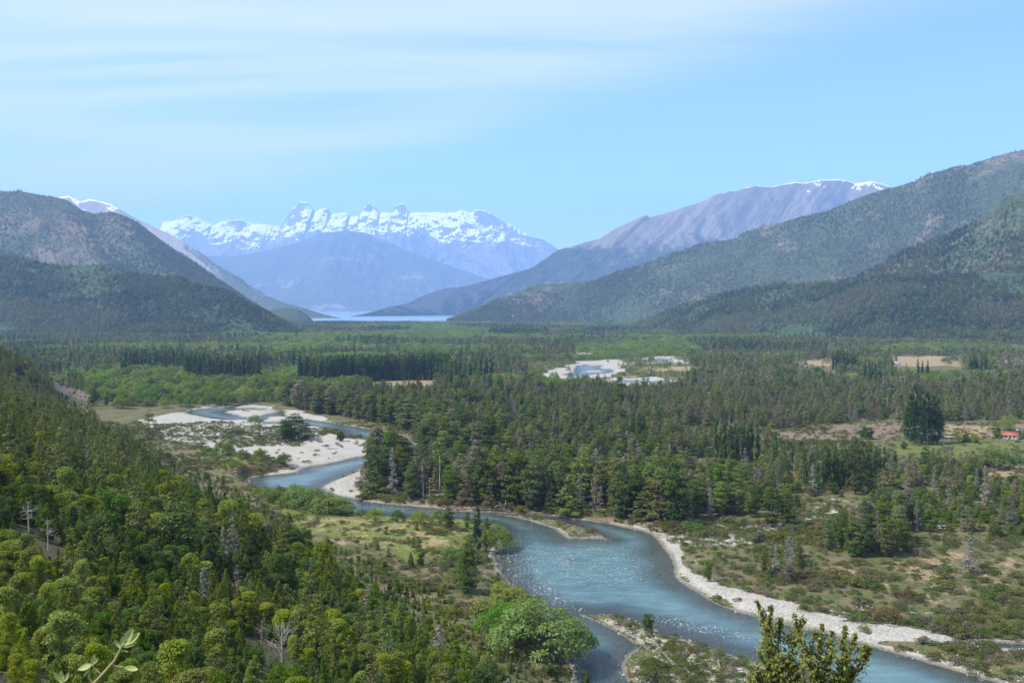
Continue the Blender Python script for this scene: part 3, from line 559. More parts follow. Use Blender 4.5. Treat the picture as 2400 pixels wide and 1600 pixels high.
for kind, h0, bark in (('beech', 20, 'brown'), ('cypress', 14, 'brown'), ('poplar', 26, 'grey'), ('willow', 8, 'brown'), ('shrub', 6, 'brown'), ('bush', 1.5, 'dark'), ('pine', 18, 'dark'), ('grey', 14, 'grey')):
    for i, (word, c) in enumerate(C[kind]):
        tr = .30 if kind in ('pine', 'cypress', 'beech') else .40
        mat = leaf_mat(f'{kind}_foliage_{word}', c, .38, .018, tr if kind != 'grey' else .1)
        far = mat
        lim = 5
        if kind == 'beech': cr = crown_beech(20, 3600, .70, prng.uniform(.20, .26)); t = trunk_mesh(20, .38, .85, 6); fc = crown_beech(20, 150, 2.6)
        elif kind == 'cypress': cr = crown_cone(14, 2300, .52, prng.uniform(.15, .23)); t = trunk_mesh(14, .24, .95, 3, .08); fc = crown_cone(14, 130, 1.7, .2)
        elif kind == 'grey': cr = crown_cone(14, 1100, .50, prng.uniform(.09, .13), .04, .75, .05, .5); t = snag_mesh(14, .24, 22, .17, .02, .1, (-.15, .25), 1); fc = crown_cone(14, 80, 1.7, .13)
        elif kind == 'pine': cr = crown_cone(18, 1800, .65, .13, .04, .7, .12, .25); t = trunk_mesh(18, .26, .95, 0); fc = crown_cone(18, 110, 2.2, .14)
        elif kind == 'poplar': cr = crown_poplar(26, 2800, .68, prng.uniform(.055, .078)); t = trunk_mesh(26, .42, .92, 4, .07); fc = crown_poplar(26, 150, 2.3)
        elif kind == 'willow': cr = crown_willow(8, 4600, .46); t = trunk_mesh(8, .30, .6, 6, .4); fc = crown_willow(8, 260, 1.25)
        elif kind == 'shrub':
            w = (.30, .25, .28, .28, .21, .24)[i]; cr = crown_shrub(6, 5200, .24, w, 34, .06) if i not in (1, 4, 5) else crown_cone(6, 5000, .23, (.2, .22, .2, .2, .17, .19)[i], .05, .65, .05, .5, .6, 70); t = trunk_mesh(6, .13, .75, 5, .25); fc = crown_shrub(6, 150, 1.0, w)
        else: cr = crown_bush(1.5, 650, .17); t = trunk_mesh(1.5, .05, .6, 4, .4); fc = crown_bush(1.5, 60, .5)
        w = proto(kind, i, word, cr, t, mat, BARK[bark])
        mb = MB(); mb.tube([(0, 0, -.3), (0, 0, h0 * .5)], [.02 * h0, .008 * h0], 4)
        proto(kind + '_far', i, word, fc, mb, mat, BARK[bark])
NOMH = dict(beech=20, cypress=14, poplar=26, willow=8, shrub=6, bush=1.5, pine=18, grey=14)

# ------------------------------------------------------------------ geometry-node scatter for what nobody could count
_groups = {}
def scatter_group(key, objs):
    g = bpy.data.node_groups.new('scatter_' + key, 'GeometryNodeTree')
    g.interface.new_socket('Geometry', in_out='INPUT', socket_type='NodeSocketGeometry'); g.interface.new_socket('Geometry', in_out='OUTPUT', socket_type='NodeSocketGeometry')
    c = bpy.data.collections.new('plants_' + key)
    for o in objs: c.objects.link(o)
    gi = g.nodes.new('NodeGroupInput'); go = g.nodes.new('NodeGroupOutput'); ip = g.nodes.new('GeometryNodeInstanceOnPoints'); ci = g.nodes.new('GeometryNodeCollectionInfo')
    ci.inputs['Collection'].default_value = c; ci.inputs['Separate Children'].default_value = True; ci.inputs['Reset Children'].default_value = True
    def named(n, typ):
        a = g.nodes.new('GeometryNodeInputNamedAttribute'); a.data_type = typ; a.inputs['Name'].default_value = n; return a.outputs['Attribute']
    g.links.new(gi.outputs[0], ip.inputs['Points']); g.links.new(ci.outputs[0], ip.inputs['Instance']); ip.inputs['Pick Instance'].default_value = True
    g.links.new(named('idx', 'INT'), ip.inputs['Instance Index'])
    cx = g.nodes.new('ShaderNodeCombineXYZ'); g.links.new(named('rot', 'FLOAT'), cx.inputs[2]); g.links.new(cx.outputs[0], ip.inputs['Rotation'])
    cs = g.nodes.new('ShaderNodeCombineXYZ'); sw = named('swid', 'FLOAT'); g.links.new(sw, cs.inputs[0]); g.links.new(sw, cs.inputs[1]); g.links.new(named('shgt', 'FLOAT'), cs.inputs[2]); g.links.new(cs.outputs[0], ip.inputs['Scale'])
    g.links.new(ip.outputs[0], go.inputs[0]); return g
def scatter(name, label, key, objs, pts, idx, rot, sw, sh):
    if len(pts) == 0: return
    me = bpy.data.meshes.new(name); me.vertices.add(len(pts)); me.vertices.foreach_set('co', np.asarray(pts, np.float32).ravel())
    o = bpy.data.objects.new(name, me); COL.objects.link(o)
    for n, d, k in (('idx', idx, 'INT'), ('rot', rot, 'FLOAT'), ('swid', sw, 'FLOAT'), ('shgt', sh, 'FLOAT')): attr(o, n, d, k)
    if key not in _groups: _groups[key] = scatter_group(key, objs)
    m = o.modifiers.new('scatter', 'NODES'); m.node_group = _groups[key]; tag(o, label, kind='stuff'); return o

# ------------------------------------------------------------------ where the trees stand
def lattice(y0, y1, s, tmax=.60, pad=8):
    gy = np.arange(y0, y1, s); out = []
    for r_ in gy:
        w = tmax * r_ + pad; gx = np.arange(-w, w, s); out.append(np.stack([gx, np.full(len(gx), r_)], -1))
    p = np.vstack(out); return p + rng.uniform(-.48, .48, p.shape) * s
TREES = {k: [] for k in NOMH}                     # rows: x y z height width rot variant
FARS = {k: [] for k in NOMH}
def put(kind, x, y, h, w=None, var=None, far=False, rot=None):
    n = len(x); nv = len(C[kind])
    if n == 0: return
    h = np.broadcast_to(h, (n,)); w = rng.uniform(.85, 1.2, n) if w is None else np.broadcast_to(w, (n,))
    var = (np.where(rng.uniform(0, 1, n) < .09, 4, rng.integers(0, 4, n)) if kind == 'beech' else rng.integers(0, nv, n)) if var is None else np.broadcast_to(var, (n,)); rot = rng.uniform(0, 6.28, n) if rot is None else np.broadcast_to(rot, (n,))
    (FARS if far else TREES)[kind].append(np.stack([x, y, ground_at(x, y) - .05, h, w, rot, var], -1))
def cols(p): return p[:, 0], p[:, 1]
def regions(polys, px, py):
    m = np.zeros(px.shape, bool)
    for p in polys: m |= inpoly(px, py, p)
    return m
NOTREE = P_GRAV + P_TAN + P_BROWN + [P_GRASS[0], P_GRASS[3]] + [P_ISL[3]] + P_MIX + [[(1240,846),(1350,846),(1480,840),(1600,836),(1620,850),(1600,905),(1560,924),(1430,924),(1400,905),(1300,900),(1240,890)], [(860,889),(1025,889),(1030,925),(870,918)], [(1880,845),(1960,845),(1965,880),(1880,875)], [(2085,838),(2260,836),(2260,878),(2090,878)], [(2120,1000),(2345,990),(2345,1040),(2120,1050)]]
B1 = [(835,1168),(868,1112),(900,1090),(985,1078),(990,1030),(960,1012),(900,998),(830,983),(735,970),(660,955),(700,935),(860,915),(1050,922),(1250,925),(1400,935),(1500,950),(1600,1000),(1680,1090),(1850,1165),(1860,1212),(1800,1228),(1700,1215),(1560,1238),(1440,1215),(1300,1202),(1130,1193),(1000,1182),(900,1172)]
C1 = [(1250,925),(1430,905),(1620,900),(1800,880),(2420,870),(2420,985),(2200,988),(2050,985),(1940,996),(1810,1006),(1780,1002),(1600,1000),(1500,950)]
B2 = [[(1925,1275),(2000,1232),(2100,1215),(2190,1245),(2180,1290),(2060,1312),(1960,1312)], [(1785,1345),(1880,1300),(1895,1355),(1830,1375)]]
MIDR = [(1680,1090),(1620,1010),(1810,1010),(1820,1040),(2060,1040),(2100,1075),(2420,1080),(2420,1270),(2200,1250),(2100,1200),(1960,1170),(1850,1160)]
W1 = [(175,892),(280,862),(420,868),(600,893),(720,905),(865,903),(860,915),(700,935),(650,946),(450,957),(330,962),(270,975),(200,930)]
W3 = [(1345,815),(1600,798),(1660,835),(1560,836),(1460,842),(1350,846)]
W2 = [(1215,890),(1300,886),(1430,903),(1420,918),(1280,925)]
FLATL = [(330,1000),(700,1060),(600,1140),(760,1200),(1150,1240),(1160,1300),(1340,1500),(1200,1600),(300,1600)]

def notree(x, y, px, py):
    k = np.clip(y / 400, .5, 4); return regions(NOTREE, px + 34 * fbm(x, y, 45 * k, 3), py + (py - HY) * .10 * fbm(x + 500, y, 45 * k, 3)) & (rng.uniform(0, 1, len(x)) < .975)
# near and middle valley
p = lattice(185, 890, 5.2); x, y = cols(p); px, py = w2px(x, y); sd = river_sd(x, y); hd = sdist(x, y, HILL)
ok = (sd < -2.5) & (hd < 2) & ~notree(x, y, px, py)
u = rng.uniform(0, 1, len(x)); nn = fbm(x, y, 60, 3)
inB1 = inpoly(px, py, B1) & ok; inC1 = inpoly(px, py, C1) & ok; inB2 = regions(B2, px, py) & ok; inM = inpoly(px, py, MIDR) & ok & ~inB1 & ~inB2
front = sstep(-120, -10, sd) # closer to the river: taller
rightness = sstep(1300, 1700, px) * sstep(1090, 960, py)
pb = .78 - .5 * rightness
inB1 &= ~((nn < -.13) & (front < .75)) & (rng.uniform(0, 1, len(x)) < .9)
m = inB1 & (u < pb * .95); put('beech', *cols(p[m]), rng.uniform(5, 12, m.sum()) * (1 + .3 * nn[m]) + 12 * front[m] ** 3 * rng.uniform(.2, 1, m.sum()), rng.uniform(.85, 1.35, m.sum()))
m = inB1 & (u >= pb * .95) & (u < .93); put('cypress', *cols(p[m]), rng.uniform(5, 12, m.sum()) + 4 * front[m] ** 3, rng.uniform(1.1, 1.8, m.sum()))
m = inB1 & (u >= .93) & (u < .99); put('grey', *cols(p[m]), rng.uniform(6, 13, m.sum()), rng.uniform(1, 1.7, m.sum()))
m = inC1 & (u < .60); put('cypress', *cols(p[m]), rng.uniform(5, 11, m.sum()) * (1 + .5 * (rng.uniform(0, 1, m.sum()) < .1)), rng.uniform(1.1, 1.8, m.sum()), var=rng.choice(5, m.sum(), p=[.25, .2, .2, .2, .15]))
m = inC1 & (u >= .60) & (u < .78); put('beech', *cols(p[m]), rng.uniform(5, 11, m.sum()))
m = inC1 & (u >= .78) & (u < .87); put('grey', *cols(p[m]), rng.uniform(5, 11, m.sum()), rng.uniform(1, 1.6, m.sum()))
m = inB2 & (u < .8); put('beech', *cols(p[m]), rng.uniform(7, 13, m.sum()) * np.where(px[m] < 1900, .6, 1))
m = inB2 & (u >= .8) & (u < .9); put('grey', *cols(p[m]), rng.uniform(7, 12, m.sum()))
m = inM & (u < .16) & (nn > -.15); put('cypress', *cols(p[m]), rng.uniform(5, 11, m.sum()) * np.where(py[m] < 1090, .6, 1), rng.uniform(1, 1.5, m.sum()))
m = inM & (u >= .16) & (u < .24) & (py < 1200); put('beech', *cols(p[m]), rng.uniform(5, 11, m.sum()) * np.where(py[m] < 1090, .6, 1))
m = inM & (u >= .24) & (u < .84); put('shrub', *cols(p[m]), rng.uniform(1.8, 5, m.sum()) * np.where(py[m] < 1090, .7, 1), rng.uniform(1.2, 2.0, m.sum()), var=rng.choice([1, 2, 4, 0], m.sum(), p=[.35, .25, .3, .1]))
m = inM & (u >= .84) & (u < .865); put('grey', *cols(p[m]), rng.uniform(6, 13, m.sum()))
# low trees along the near-left river terrace
inL = ok & inpoly(px, py, FLATL)
m = inL & (u < .10) & (nn > 0); put('shrub', *cols(p[m]), rng.uniform(2, 4, m.sum()), var=rng.choice([0, 1, 4], m.sum()))
# far river margins
FARM = [[(1240,850),(1350,825),(1480,815),(1660,815),(1680,905),(1560,925),(1400,925),(1240,905)]]
p = lattice(800, 1700, 6.0); x, y = cols(p); px, py = w2px(x, y); sd = river_sd(x, y); u = rng.uniform(0, 1, len(x)); nn = fbm(x, y, 40, 3)
gm = mask(P_GRAV[3:8] + P_TAN[5:6], 3, x, y)
m = regions(FARM, px, py) & (sd < -3) & (gm < .5) & (u < .42) & (nn > -.15) & ((py < 884) | (py > 902)); put('willow', *cols(p[m]), rng.uniform(2.5, 5.0, m.sum()))
m = regions(FARM, px, py) & (sd < -3) & (gm < .6) & (u > .90); put('cypress', *cols(p[m]), rng.uniform(4, 8, m.sum()), 1.3)
# upper middle: 700 - 1500 m
p = lattice(470, 1560, 8.2); x, y = cols(p); px, py = w2px(x, y); sd = river_sd(x, y); hd = sdist(x, y, HILL); u = rng.uniform(0, 1, len(x))
ok = (sd < -4) & (hd < 1) & ~notree(x, y, px, py)
inW = regions([W1, W2], px, py) & ok; inW3 = inpoly(px, py, W3) & ok
m = inW & (u < .50) & (py < 963); put('willow', *cols(p[m]), rng.uniform(5.5, 12, m.sum()), rng.uniform(.8, 1.1, m.sum()))
m = inW & (u > .97); put('beech', *cols(p[m]), rng.uniform(8, 12, m.sum()))
m = inW3 & (u < .8) & (y < 1560); put('willow', *cols(p[m]), rng.uniform(5, 8, m.sum()))
rest = ok & ~inW & ~inW3 & (y > 720) & ~inpoly(px, py, B1)
big = fbm(x, y, 320, 3); med = fbm(x, y, 90, 3); east = sstep(1150, 1500, px)
wl = rest & (big > .04) & (med > -.05) & (py < 905)
m = wl & (u < .75); put('willow', *cols(p[m]), rng.uniform(6, 10, m.sum()))
dk = rest & ~wl
m = dk & (u < .42 + .2 * east); put('cypress', *cols(p[m]), rng.uniform(5, 11, m.sum()), rng.uniform(1, 1.6, m.sum()))
m = dk & (u >= .42 + .2 * east) & (u < .80); put('beech', *cols(p[m]), rng.uniform(8, 15, m.sum()))
m = dk & (u >= .80) & (u < .88); put('grey', *cols(p[m]), rng.uniform(7, 13, m.sum()))
m = dk & (u >= .88) & (u < .92) & (px < 1200); put('poplar', *cols(p[m]), rng.uniform(14, 20, m.sum()))
# plantations and poplar rows (base line in photo pixels, spacing in metres, height)
def row(pts, step, hlo, hhi, kind='poplar', depth=1, gap=6.0, var=None):
    w = resample(px2w(pts, 0), step)
    for k in range(depth):
        q = w + np.array([0, gap * k]) + rng.normal(0, .6 if step > 1 else .3, w.shape); put(kind, q[:, 0], q[:, 1], rng.uniform(hlo, hhi, len(q)), rng.uniform(.8, 1.15, len(q)), var)
row([(700,903),(745,905),(800,899),(900,893),(1015,891),(1050,893)], 3.6, 21, 27, depth=4, gap=6)
row([(1020,895),(1060,905),(1075,908)], 4.0, 18, 24, depth=2)
row([(1090,897),(1150,893)], 6, 17, 23, depth=2, gap=12)
row([(285,872),(330,870),(425,872)], 5, 19, 25, depth=3, gap=9)
row([(430,890),(500,897),(600,899)], 4.5, 20, 27, depth=3, gap=8)
row([(600,866),(690,862)], 6, 14, 20, depth=3, gap=14)
row([(1680,1082),(1725,1086),(1770,1080)], 2.6, 15, 19, depth=2, gap=5, var=1)
row([(1812,1098),(1818,1099)], 2, 16, 18, depth=1, var=1); row([(1858,1106),(1884,1110)], 3.2, 12, 16, depth=1, var=1)
row([(1895,1142),(1935,1150),(2005,1140)], 2.6, 12, 17, depth=2, gap=5, var=1); row([(2020,1128),(2075,1122)], 3.0, 11, 15, depth=2, gap=5, var=1)
row([(1484,1042),(1512,1042)], 2.6, 13, 17, depth=1, var=0)
row([(1955,868),(2010,870)], 4, 17, 23, depth=2, var=0); row([(2150,890),(2175,890)], 4, 16, 21, depth=1, var=0); row([(2275,880),(2310,880)], 4, 18, 24, depth=1, var=0)
row([(2030,900),(2065,900)], 4, 14, 19, depth=2, var=2)
# far valley floor
p = lattice(1560, 4600, 15); x, y = cols(p); px, py = w2px(x, y); u = rng.uniform(0, 1, len(x)); hd = sdist(x, y, HILL)
big = fbm(x, y, 520, 3) ; med = fbm(x + 900, y, 240, 3); ok = (hd < 0) & ~regions([P_GRAV[6], P_GRAV[7]] + P_TAN[2:4], px, py)
wl = ok & ((big > .02) | inpoly(px, py, W3)); dkp = ok & ~wl & (med > .12); cy = ok & ~wl & ~dkp
short = np.where(y > 4000, .6, 1.0)
m = wl & (u < .8); put('willow', *cols(p[m]), rng.uniform(7, 12, m.sum()) * short[m], 1.3, far=True)
m = dkp & (u < .95); put('pine', *cols(p[m]), rng.uniform(13, 18, m.sum()) * short[m], 1.3, far=True)
m = cy & (u < .55); put('cypress', *cols(p[m]), rng.uniform(9, 14, m.sum()) * short[m], 1.4, far=True)
m = cy & (u >= .55) & (u < .97); put('beech', *cols(p[m]), rng.uniform(8, 14, m.sum()) * short[m], 1.2, far=True)
row_far = px2w([(1150,783),(1285,785)], 0); q = resample(row_far, 8)
for k in range(4): put('pine', q[:, 0], q[:, 1] + 12 * k, rng.uniform(19, 23, len(q)), 1.2, far=True)
# the wooded slope below the lookout
def slope(y0, y1, sp, keepf):
    p = lattice(y0, y1, sp, .56, 4); x, y = cols(p); n = len(x)
    hd = sdist(x, y, HILL); px, py = w2px(x, y, ground_at(x, y)); u = rng.uniform(0, 1, n); n1 = fbm(x, y, 26, 3); n2 = fbm(x + 300, y, 45, 3)
    spurm = inpoly(x, y, [(-440,770),(-330,720),(-295,760),(-330,850),(-400,900),(-470,880)])
    ok = (hd > -3) & (py > 790) & (y > np.where(px > 1000, 112, np.where(px > 700, 80, 44))) & (px > -220) & (river_sd(x, y) < -2)
    thin = np.clip(y / 260, 1, 2.2); keep = ok & (rng.uniform(0, 1, n) < keepf / thin) & (n1 > -.34) & ~(spurm & (u < .75))
    up_ = sstep(420, 200, px) * sstep(1250, 1050, py)
    con = keep & (u < .02 + .22 * up_) & (hd > 25); m = con; put('cypress', *cols(p[m]), rng.uniform(6, 11.5, m.sum()) * sstep(30, 200, y[m]) ** .5, var=rng.choice([1, 2], m.sum()))
    deadm = keep & (u > .9955) & (y > 110); put('grey', *cols(p[deadm]), rng.uniform(3, 7, deadm.sum()), rng.uniform(1, 1.8, deadm.sum()))
    m = keep & ~con & ~deadm; c = m.sum()
    tone = n2[m] * 2.4 + n1[m] + rng.normal(0, .36, c); var = np.select([tone > 1.0, tone > .42, tone > .0, tone > -.34, tone > -.66], [3, 0, 1, 4, 2], 5)
    hh = rng.uniform(1.7, 4.2, c) * np.where((rng.uniform(0, 1, c) < .07) & (y[m] > 110), 1.6, 1) * (.42 + .58 * sstep(4, 42, hd[m])) * (1 + .25 * n1[m]) * np.clip(y[m] / 140, .62, 1.15)
    put('shrub', *cols(p[m]), hh * np.exp(rng.normal(0, .18, c)), rng.uniform(.62, 1.45, c), var)
slope(40, 130, 1.65, .80); slope(130, 260, 2.0, .78); slope(260, 940, 2.35, .74)
# low scrub: terrace, right bank, islands, gravel flats
p = lattice(180, 640, 2.0, .58, 2); x, y = cols(p); px, py = w2px(x, y); sd = river_sd(x, y); hd = sdist(x, y, HILL); u = rng.uniform(0, 1, len(x)); n1 = fbm(x, y, 12, 3); n2 = fbm(x, y, 40, 3)
gr = mask([P_GRAV[0], P_GRAV[1], P_GRAV[2]], 2, x, y); mx = mask(P_MIX, 3, x, y); tn = mask(P_TAN[:2] + P_TANSOFT + P_BROWN, 3, x, y)
dens = np.full(len(x), .22); dens += .50 * sstep(-.15, .30, n1 + .5 * n2); dens = np.where((px > 1540) & (py > 1250), dens * 1.25, dens)
dens = np.where(regions([B1, C1], px, py), .12, dens); dens *= np.where(regions([P_GRASS[0]], px, py), .2, 1); dens = dens * (1 - .94 * gr) * (1 - .30 * mx) * (1 - .55 * tn)
dens = np.where((mx > .5) & (sd < -6), np.maximum(dens, .62), dens); isl = inpoly(px, py, P_ISL[3]); dens = np.where(isl & (sd < -4) & (n1 > -.15), .85, dens)
m = (sd < -1.6) & (hd < 4) & (u < dens) & (inpoly(px, py, B1) < .5)
hb = rng.uniform(.5, 1.6, m.sum()) * np.where(rng.uniform(0, 1, m.sum()) < .08, 1.9, 1) * np.clip(1 + n2[m], .6, 1.5) * np.where(isl[m], 1.25, np.where((px[m] > 1540) & (py[m] > 1230), 1.3, 1)); put('bush', *cols(p[m]), hb, rng.uniform(.9, 1.6, m.sum()), rng.choice(4, m.sum(), p=[.36, .36, .16, .12]))
# scrub bushes ringing the forest feet
m = (sd < -1.2) & (sd > -14) & inpoly(px, py, B1) & (u < .55); put('bush', *cols(p[m]), rng.uniform(1.2, 3.2, m.sum()), var=rng.choice(3, m.sum()))

# ------------------------------------------------------------------ single plants that the photo picks out
KNAME = dict(beech='beech_tree', cypress='cypress_tree', poplar='poplar_tree', willow='willow_tree', shrub='broadleaf_tree', bush='bush', pine='pine_tree', grey='dead_conifer')
KSAY = dict(beech='beech tree', cypress='cypress tree', poplar='columnar poplar', willow='rounded willow', shrub='bushy broadleaf tree', bush='low bush', pine='pine tree', grey='dead conifer')
KCAT = dict(beech='tree', cypress='tree', poplar='tree', willow='tree', shrub='tree', bush='bush', pine='tree', grey='dead tree')
BLOCK, SIGHT = [], []                                             # ground circles kept free for the singles
WIDS = dict(beech=.24, cypress=.16, poplar=.07, willow=.55, shrub=.36, bush=.8, pine=.15, grey=.12)
def plant(kind, var, loc, h, w, rot, label, group=None):
    pr = PROTO[kind][int(var)]; s = h / NOMH[kind]
    o = empty(KNAME[kind], loc, rot, (s * w, s * w, s)); tag(o, label, KCAT[kind], group)
    for part in ('trunk', 'crown'):
        c = bpy.data.objects.new('stem' if kind == 'bush' and part == 'trunk' else 'foliage' if kind == 'bush' else part, pr[part]); COL.objects.link(c); c.parent = o
    return o
def at_px(px, py):
    """where the sight line through a photo pixel meets the built ground"""
    yy = np.geomspace(50, 4300, 9000); xx = (px - CX) / F * yy; zz = CAMZ - (py - HY) / F * yy
    i = int(np.argmax(ground_at(xx, yy) >= zz)); return float(xx[i]), float(yy[i]), float(ground_at(xx[i], yy[i]))
def single(kind, px, py, top, label, var=0, w=1.0, group=None, rot=None, clear=None):
    x, y, z = at_px(px, py); h = (py - top) / F * y
    SIGHT.append((px, py, top, y, WIDS[kind] * h * w / y * F)); BLOCK.append((x, y, clear if clear is not None else .30 * h)); return plant(kind, var, (x, y, z - .05), h, w, rng.uniform(0, 6) if rot is None else rot, label, group)
single('shrub', 2030, 1029, 996, 'lone round-headed tree standing in the brown field', 2, 1.7)
for k, (a, b, tp, wd, say) in enumerate([(2133,1036,925,1.25,'outermost, nearest the brown field'), (2146,1040,903,1.15,'the tallest, second from the brown field'), (2160,1041,913,1.2,'third from the brown field'), (2173,1043,920,1.2,'with a pale trunk, third from the yellow meadow'), (2186,1040,926,1.25,'second from the yellow meadow'), (2199,1037,936,1.2,'shortest, beside the yellow meadow')]):
    single('poplar', a, b, tp, f'big dark poplar of the farm clump, {say}', 0, wd, 'poplars of the farm clump', clear=4)
single('beech', 690, 1030, 968, 'dense dark round tree on the gravel flat beside the river', 2, 1.9); single('beech', 668, 1034, 982, 'dark tree leaning against the larger dark tree on the gravel flat', 2, 1.9); single('beech', 716, 1031, 990, 'lower dark tree at the river side of the dark clump on the gravel flat', 2, 1.9)
single('shrub', 798, 1034, 1008, 'small dark shrub tree at the tip of the gravel flat', 2, 1.3)
for a, b, tp, lab in ((522,1068,1030,'tallest rounded willow in the line behind the olive terrace'), (566,1075,1050,'low willow between two larger ones behind the olive terrace'), (612,1080,1048,'wide willow in the line behind the olive terrace'), (667,1088,1058,'single willow at the end of the brown cut bank'), (598,995,970,'pale willow on the upper gravel bar'), (490,1066,1044,'small willow at the upper end of the terrace line')):
    single('willow', a, b, tp, lab, 0 if tp != 970 else 1, 1.0)
for k, (a, b, tp) in enumerate(((615,1163,1137),(645,1172,1135),(680,1180,1133),(712,1190,1134),(745,1198,1142),(775,1204,1152),(800,1204,1168))):
    single('willow', a, b, tp, f"fresh green willow in the row along the bend, {['first','second','third','fourth','fifth','sixth','seventh'][k]} from the cut bank", 0, 1.5, 'willow row along the river bend')
single('poplar', 1119, 1291, 1190, 'slender dark poplar standing at the water edge', 0, 1.15); single('poplar', 1137, 1297, 1245, 'short narrow poplar beside the slender riverside poplar', 0, 1.2)
single('willow', 1163, 1288, 1226, 'bright green willow overhanging the water behind the slender poplar', 1, 1.05); single('beech', 1095, 1390, 1280, 'broad dark evergreen tree leaning over the river bank', 0, 1.35)
single('willow', 1190, 1450, 1362, 'fresh green willow upstream of the largest riverside willow', 1, 1.3); single('willow', 1262, 1552, 1405, 'largest willow, bright green, leaning over the near side channel', 0, 1.25); single('willow', 1185, 1500, 1405, 'broad willow on the slope side of the largest willow', 2, 1.2); single('willow', 1320, 1535, 1440, 'willow at the water edge beside the largest willow', 2, 1.15)
single('shrub', 1375, 1612, 1572, 'small bright tree at the bank of the near side channel', 4, 1.1); single('willow', 1060, 1330, 1278, 'willow between the grassy clearing and the dark evergreen', 0, 1.0); single('willow', 1070, 1375, 1325, 'yellow-green willow on the slope side of the dark evergreen', 1, .9)
single('shrub', 988, 1328, 1290, 'single dark conical tree alone in the grassy clearing', 2, .8)
for k, (a, b, tp, kd, v) in enumerate(((880,1222,1187,'willow',0),(930,1222,1192,'willow',2),(985,1228,1192,'willow',1),(1030,1232,1190,'willow',0),(1052,1240,1185,'beech',2),(1095,1236,1198,'beech',2),(1142,1250,1212,'beech',0),(845,1212,1190,'willow',2))):
    single(kd, a, b, tp, ['round willow', 'small mid green willow', 'pale leafy willow', 'broad fresh green willow', 'dark upright tree', 'dark low tree', 'dark tree beside the slender poplar', 'lowest willow'][k] + f' on the narrow bank between clearing and river', v, 1.0)
single('cypress', 985, 1082, 1008, 'tall dark conifer where the river bends behind the forest', 2, 1.6); single('cypress', 880, 1160, 1094, 'dark spreading conifer at the tip of the gravel bar', 2, 2.2)
single('beech', 2005, 1058 + 100, 1040, 'dark crowned tree rising among the mid-valley poplars', 2, .9)
single('willow', 2330, 1098, 1040, 'huge spreading willow below the red-roofed house', 0, 1.05); single('willow', 2375, 1100, 1052, 'willow with dark shaded side beyond the huge spreading one', 2, .9)
single('beech', 2335, 1026, 985, 'dense green tree beside the red-roofed house', 3, 1.3); single('shrub', 2265, 1036, 1008, 'pale green orchard tree on the lawn near the house', 4, 1.5); single('shrub', 2285, 1037, 1016, 'lower orchard tree beside the pale one on the lawn', 0, 1.8); single('willow', 2365, 1008, 970, 'yellowish willow behind the red-roofed house', 1, 1.1)
single('shrub', 2120, 1012, 984, 'round tree at the field side of the farm poplars', 1, 1.5); single('shrub', 2118, 1052, 1032, 'round bush tree on the grass in front of the farm poplars', 2, 1.4)
single('beech', 1450, 945, 880, 'dark gnarled tree rising before the far river', 0, 1.1); single('cypress', 350, 1030, 958, 'tall grey-green conifer at the edge of the gravel flat', 0, 1.5); single('cypress', 375, 1090, 1010, 'dark conifer standing above the olive terrace', 2, 1.5)
single('shrub', 1868, 1188, 1155, 'small dark conical tree alone on the stony flat', 2, .8); single('shrub', 1660, 1362, 1318, 'young conical tree on the right bank beside the wide bend', 2, .8)
single('beech', 1845, 1236, 1150, 'last dark beech at the end of the riverside forest', 2, 1.15); single('beech', 1810, 1235, 1138, 'dark beech second from the end of the riverside forest', 2, 1.1)
single('shrub', 1520, 1482, 1432, 'small dark tree on the stony river island', 2, .9)
def dead(px, py, top, label, seed_kw, group=None, mat='bleached'):
    x, y, z = at_px(px, py); h = (py - top) / F * y; BLOCK.append((x, y, 2.5)); SIGHT.append((px, py, top, y, 14))
    o = empty('dead_tree', (x, y, z - .1), rng.uniform(0, 6)); tag(o, label, 'dead tree', group)
    for i, mb in enumerate(snag_parts(h, **seed_kw)): mb.build('branch' if i else 'trunk', BARK[mat], o, True)
    return o
dead(1031, 1150, 1068, 'tall bare white snag at the front of the riverside forest', dict(r=.30, limbs=7, spread=.16, lean=.06, lo=.5)); dead(992, 1168, 1088, 'leaning bare white snag beside the tall white snag', dict(r=.30, limbs=9, spread=.2, lean=.16, lo=.4)); dead(1008, 1168, 1120, 'short tilted dead stem between the two white snags', dict(r=.2, limbs=4, spread=.2, lean=.2, lo=.5))
dead(660, 1558, 1462, 'bleached bare dead tree with many forked limbs on the near slope', dict(r=.085, limbs=30, spread=.62, lean=.05, lo=.22, up=(.45, 1.3), twigs=4)); dead(68, 1250, 1172, 'bare white dead tree with crooked limbs on the upper slope', dict(r=.10, limbs=24, spread=.48, lean=.05, lo=.45, up=(-.2, .5), twigs=3)); dead(112, 1290, 1216, 'bare dead tree just below the crooked white one', dict(r=.09, limbs=22, spread=.5, lean=.05, lo=.5, up=(-.1, .5), twigs=3)); dead(612, 1510, 1450, 'thin grey dead shrub above the bleached forked tree', dict(r=.08, limbs=18, spread=.5, lean=.1, lo=.2, up=(.3, 1), twigs=3), mat='grey')
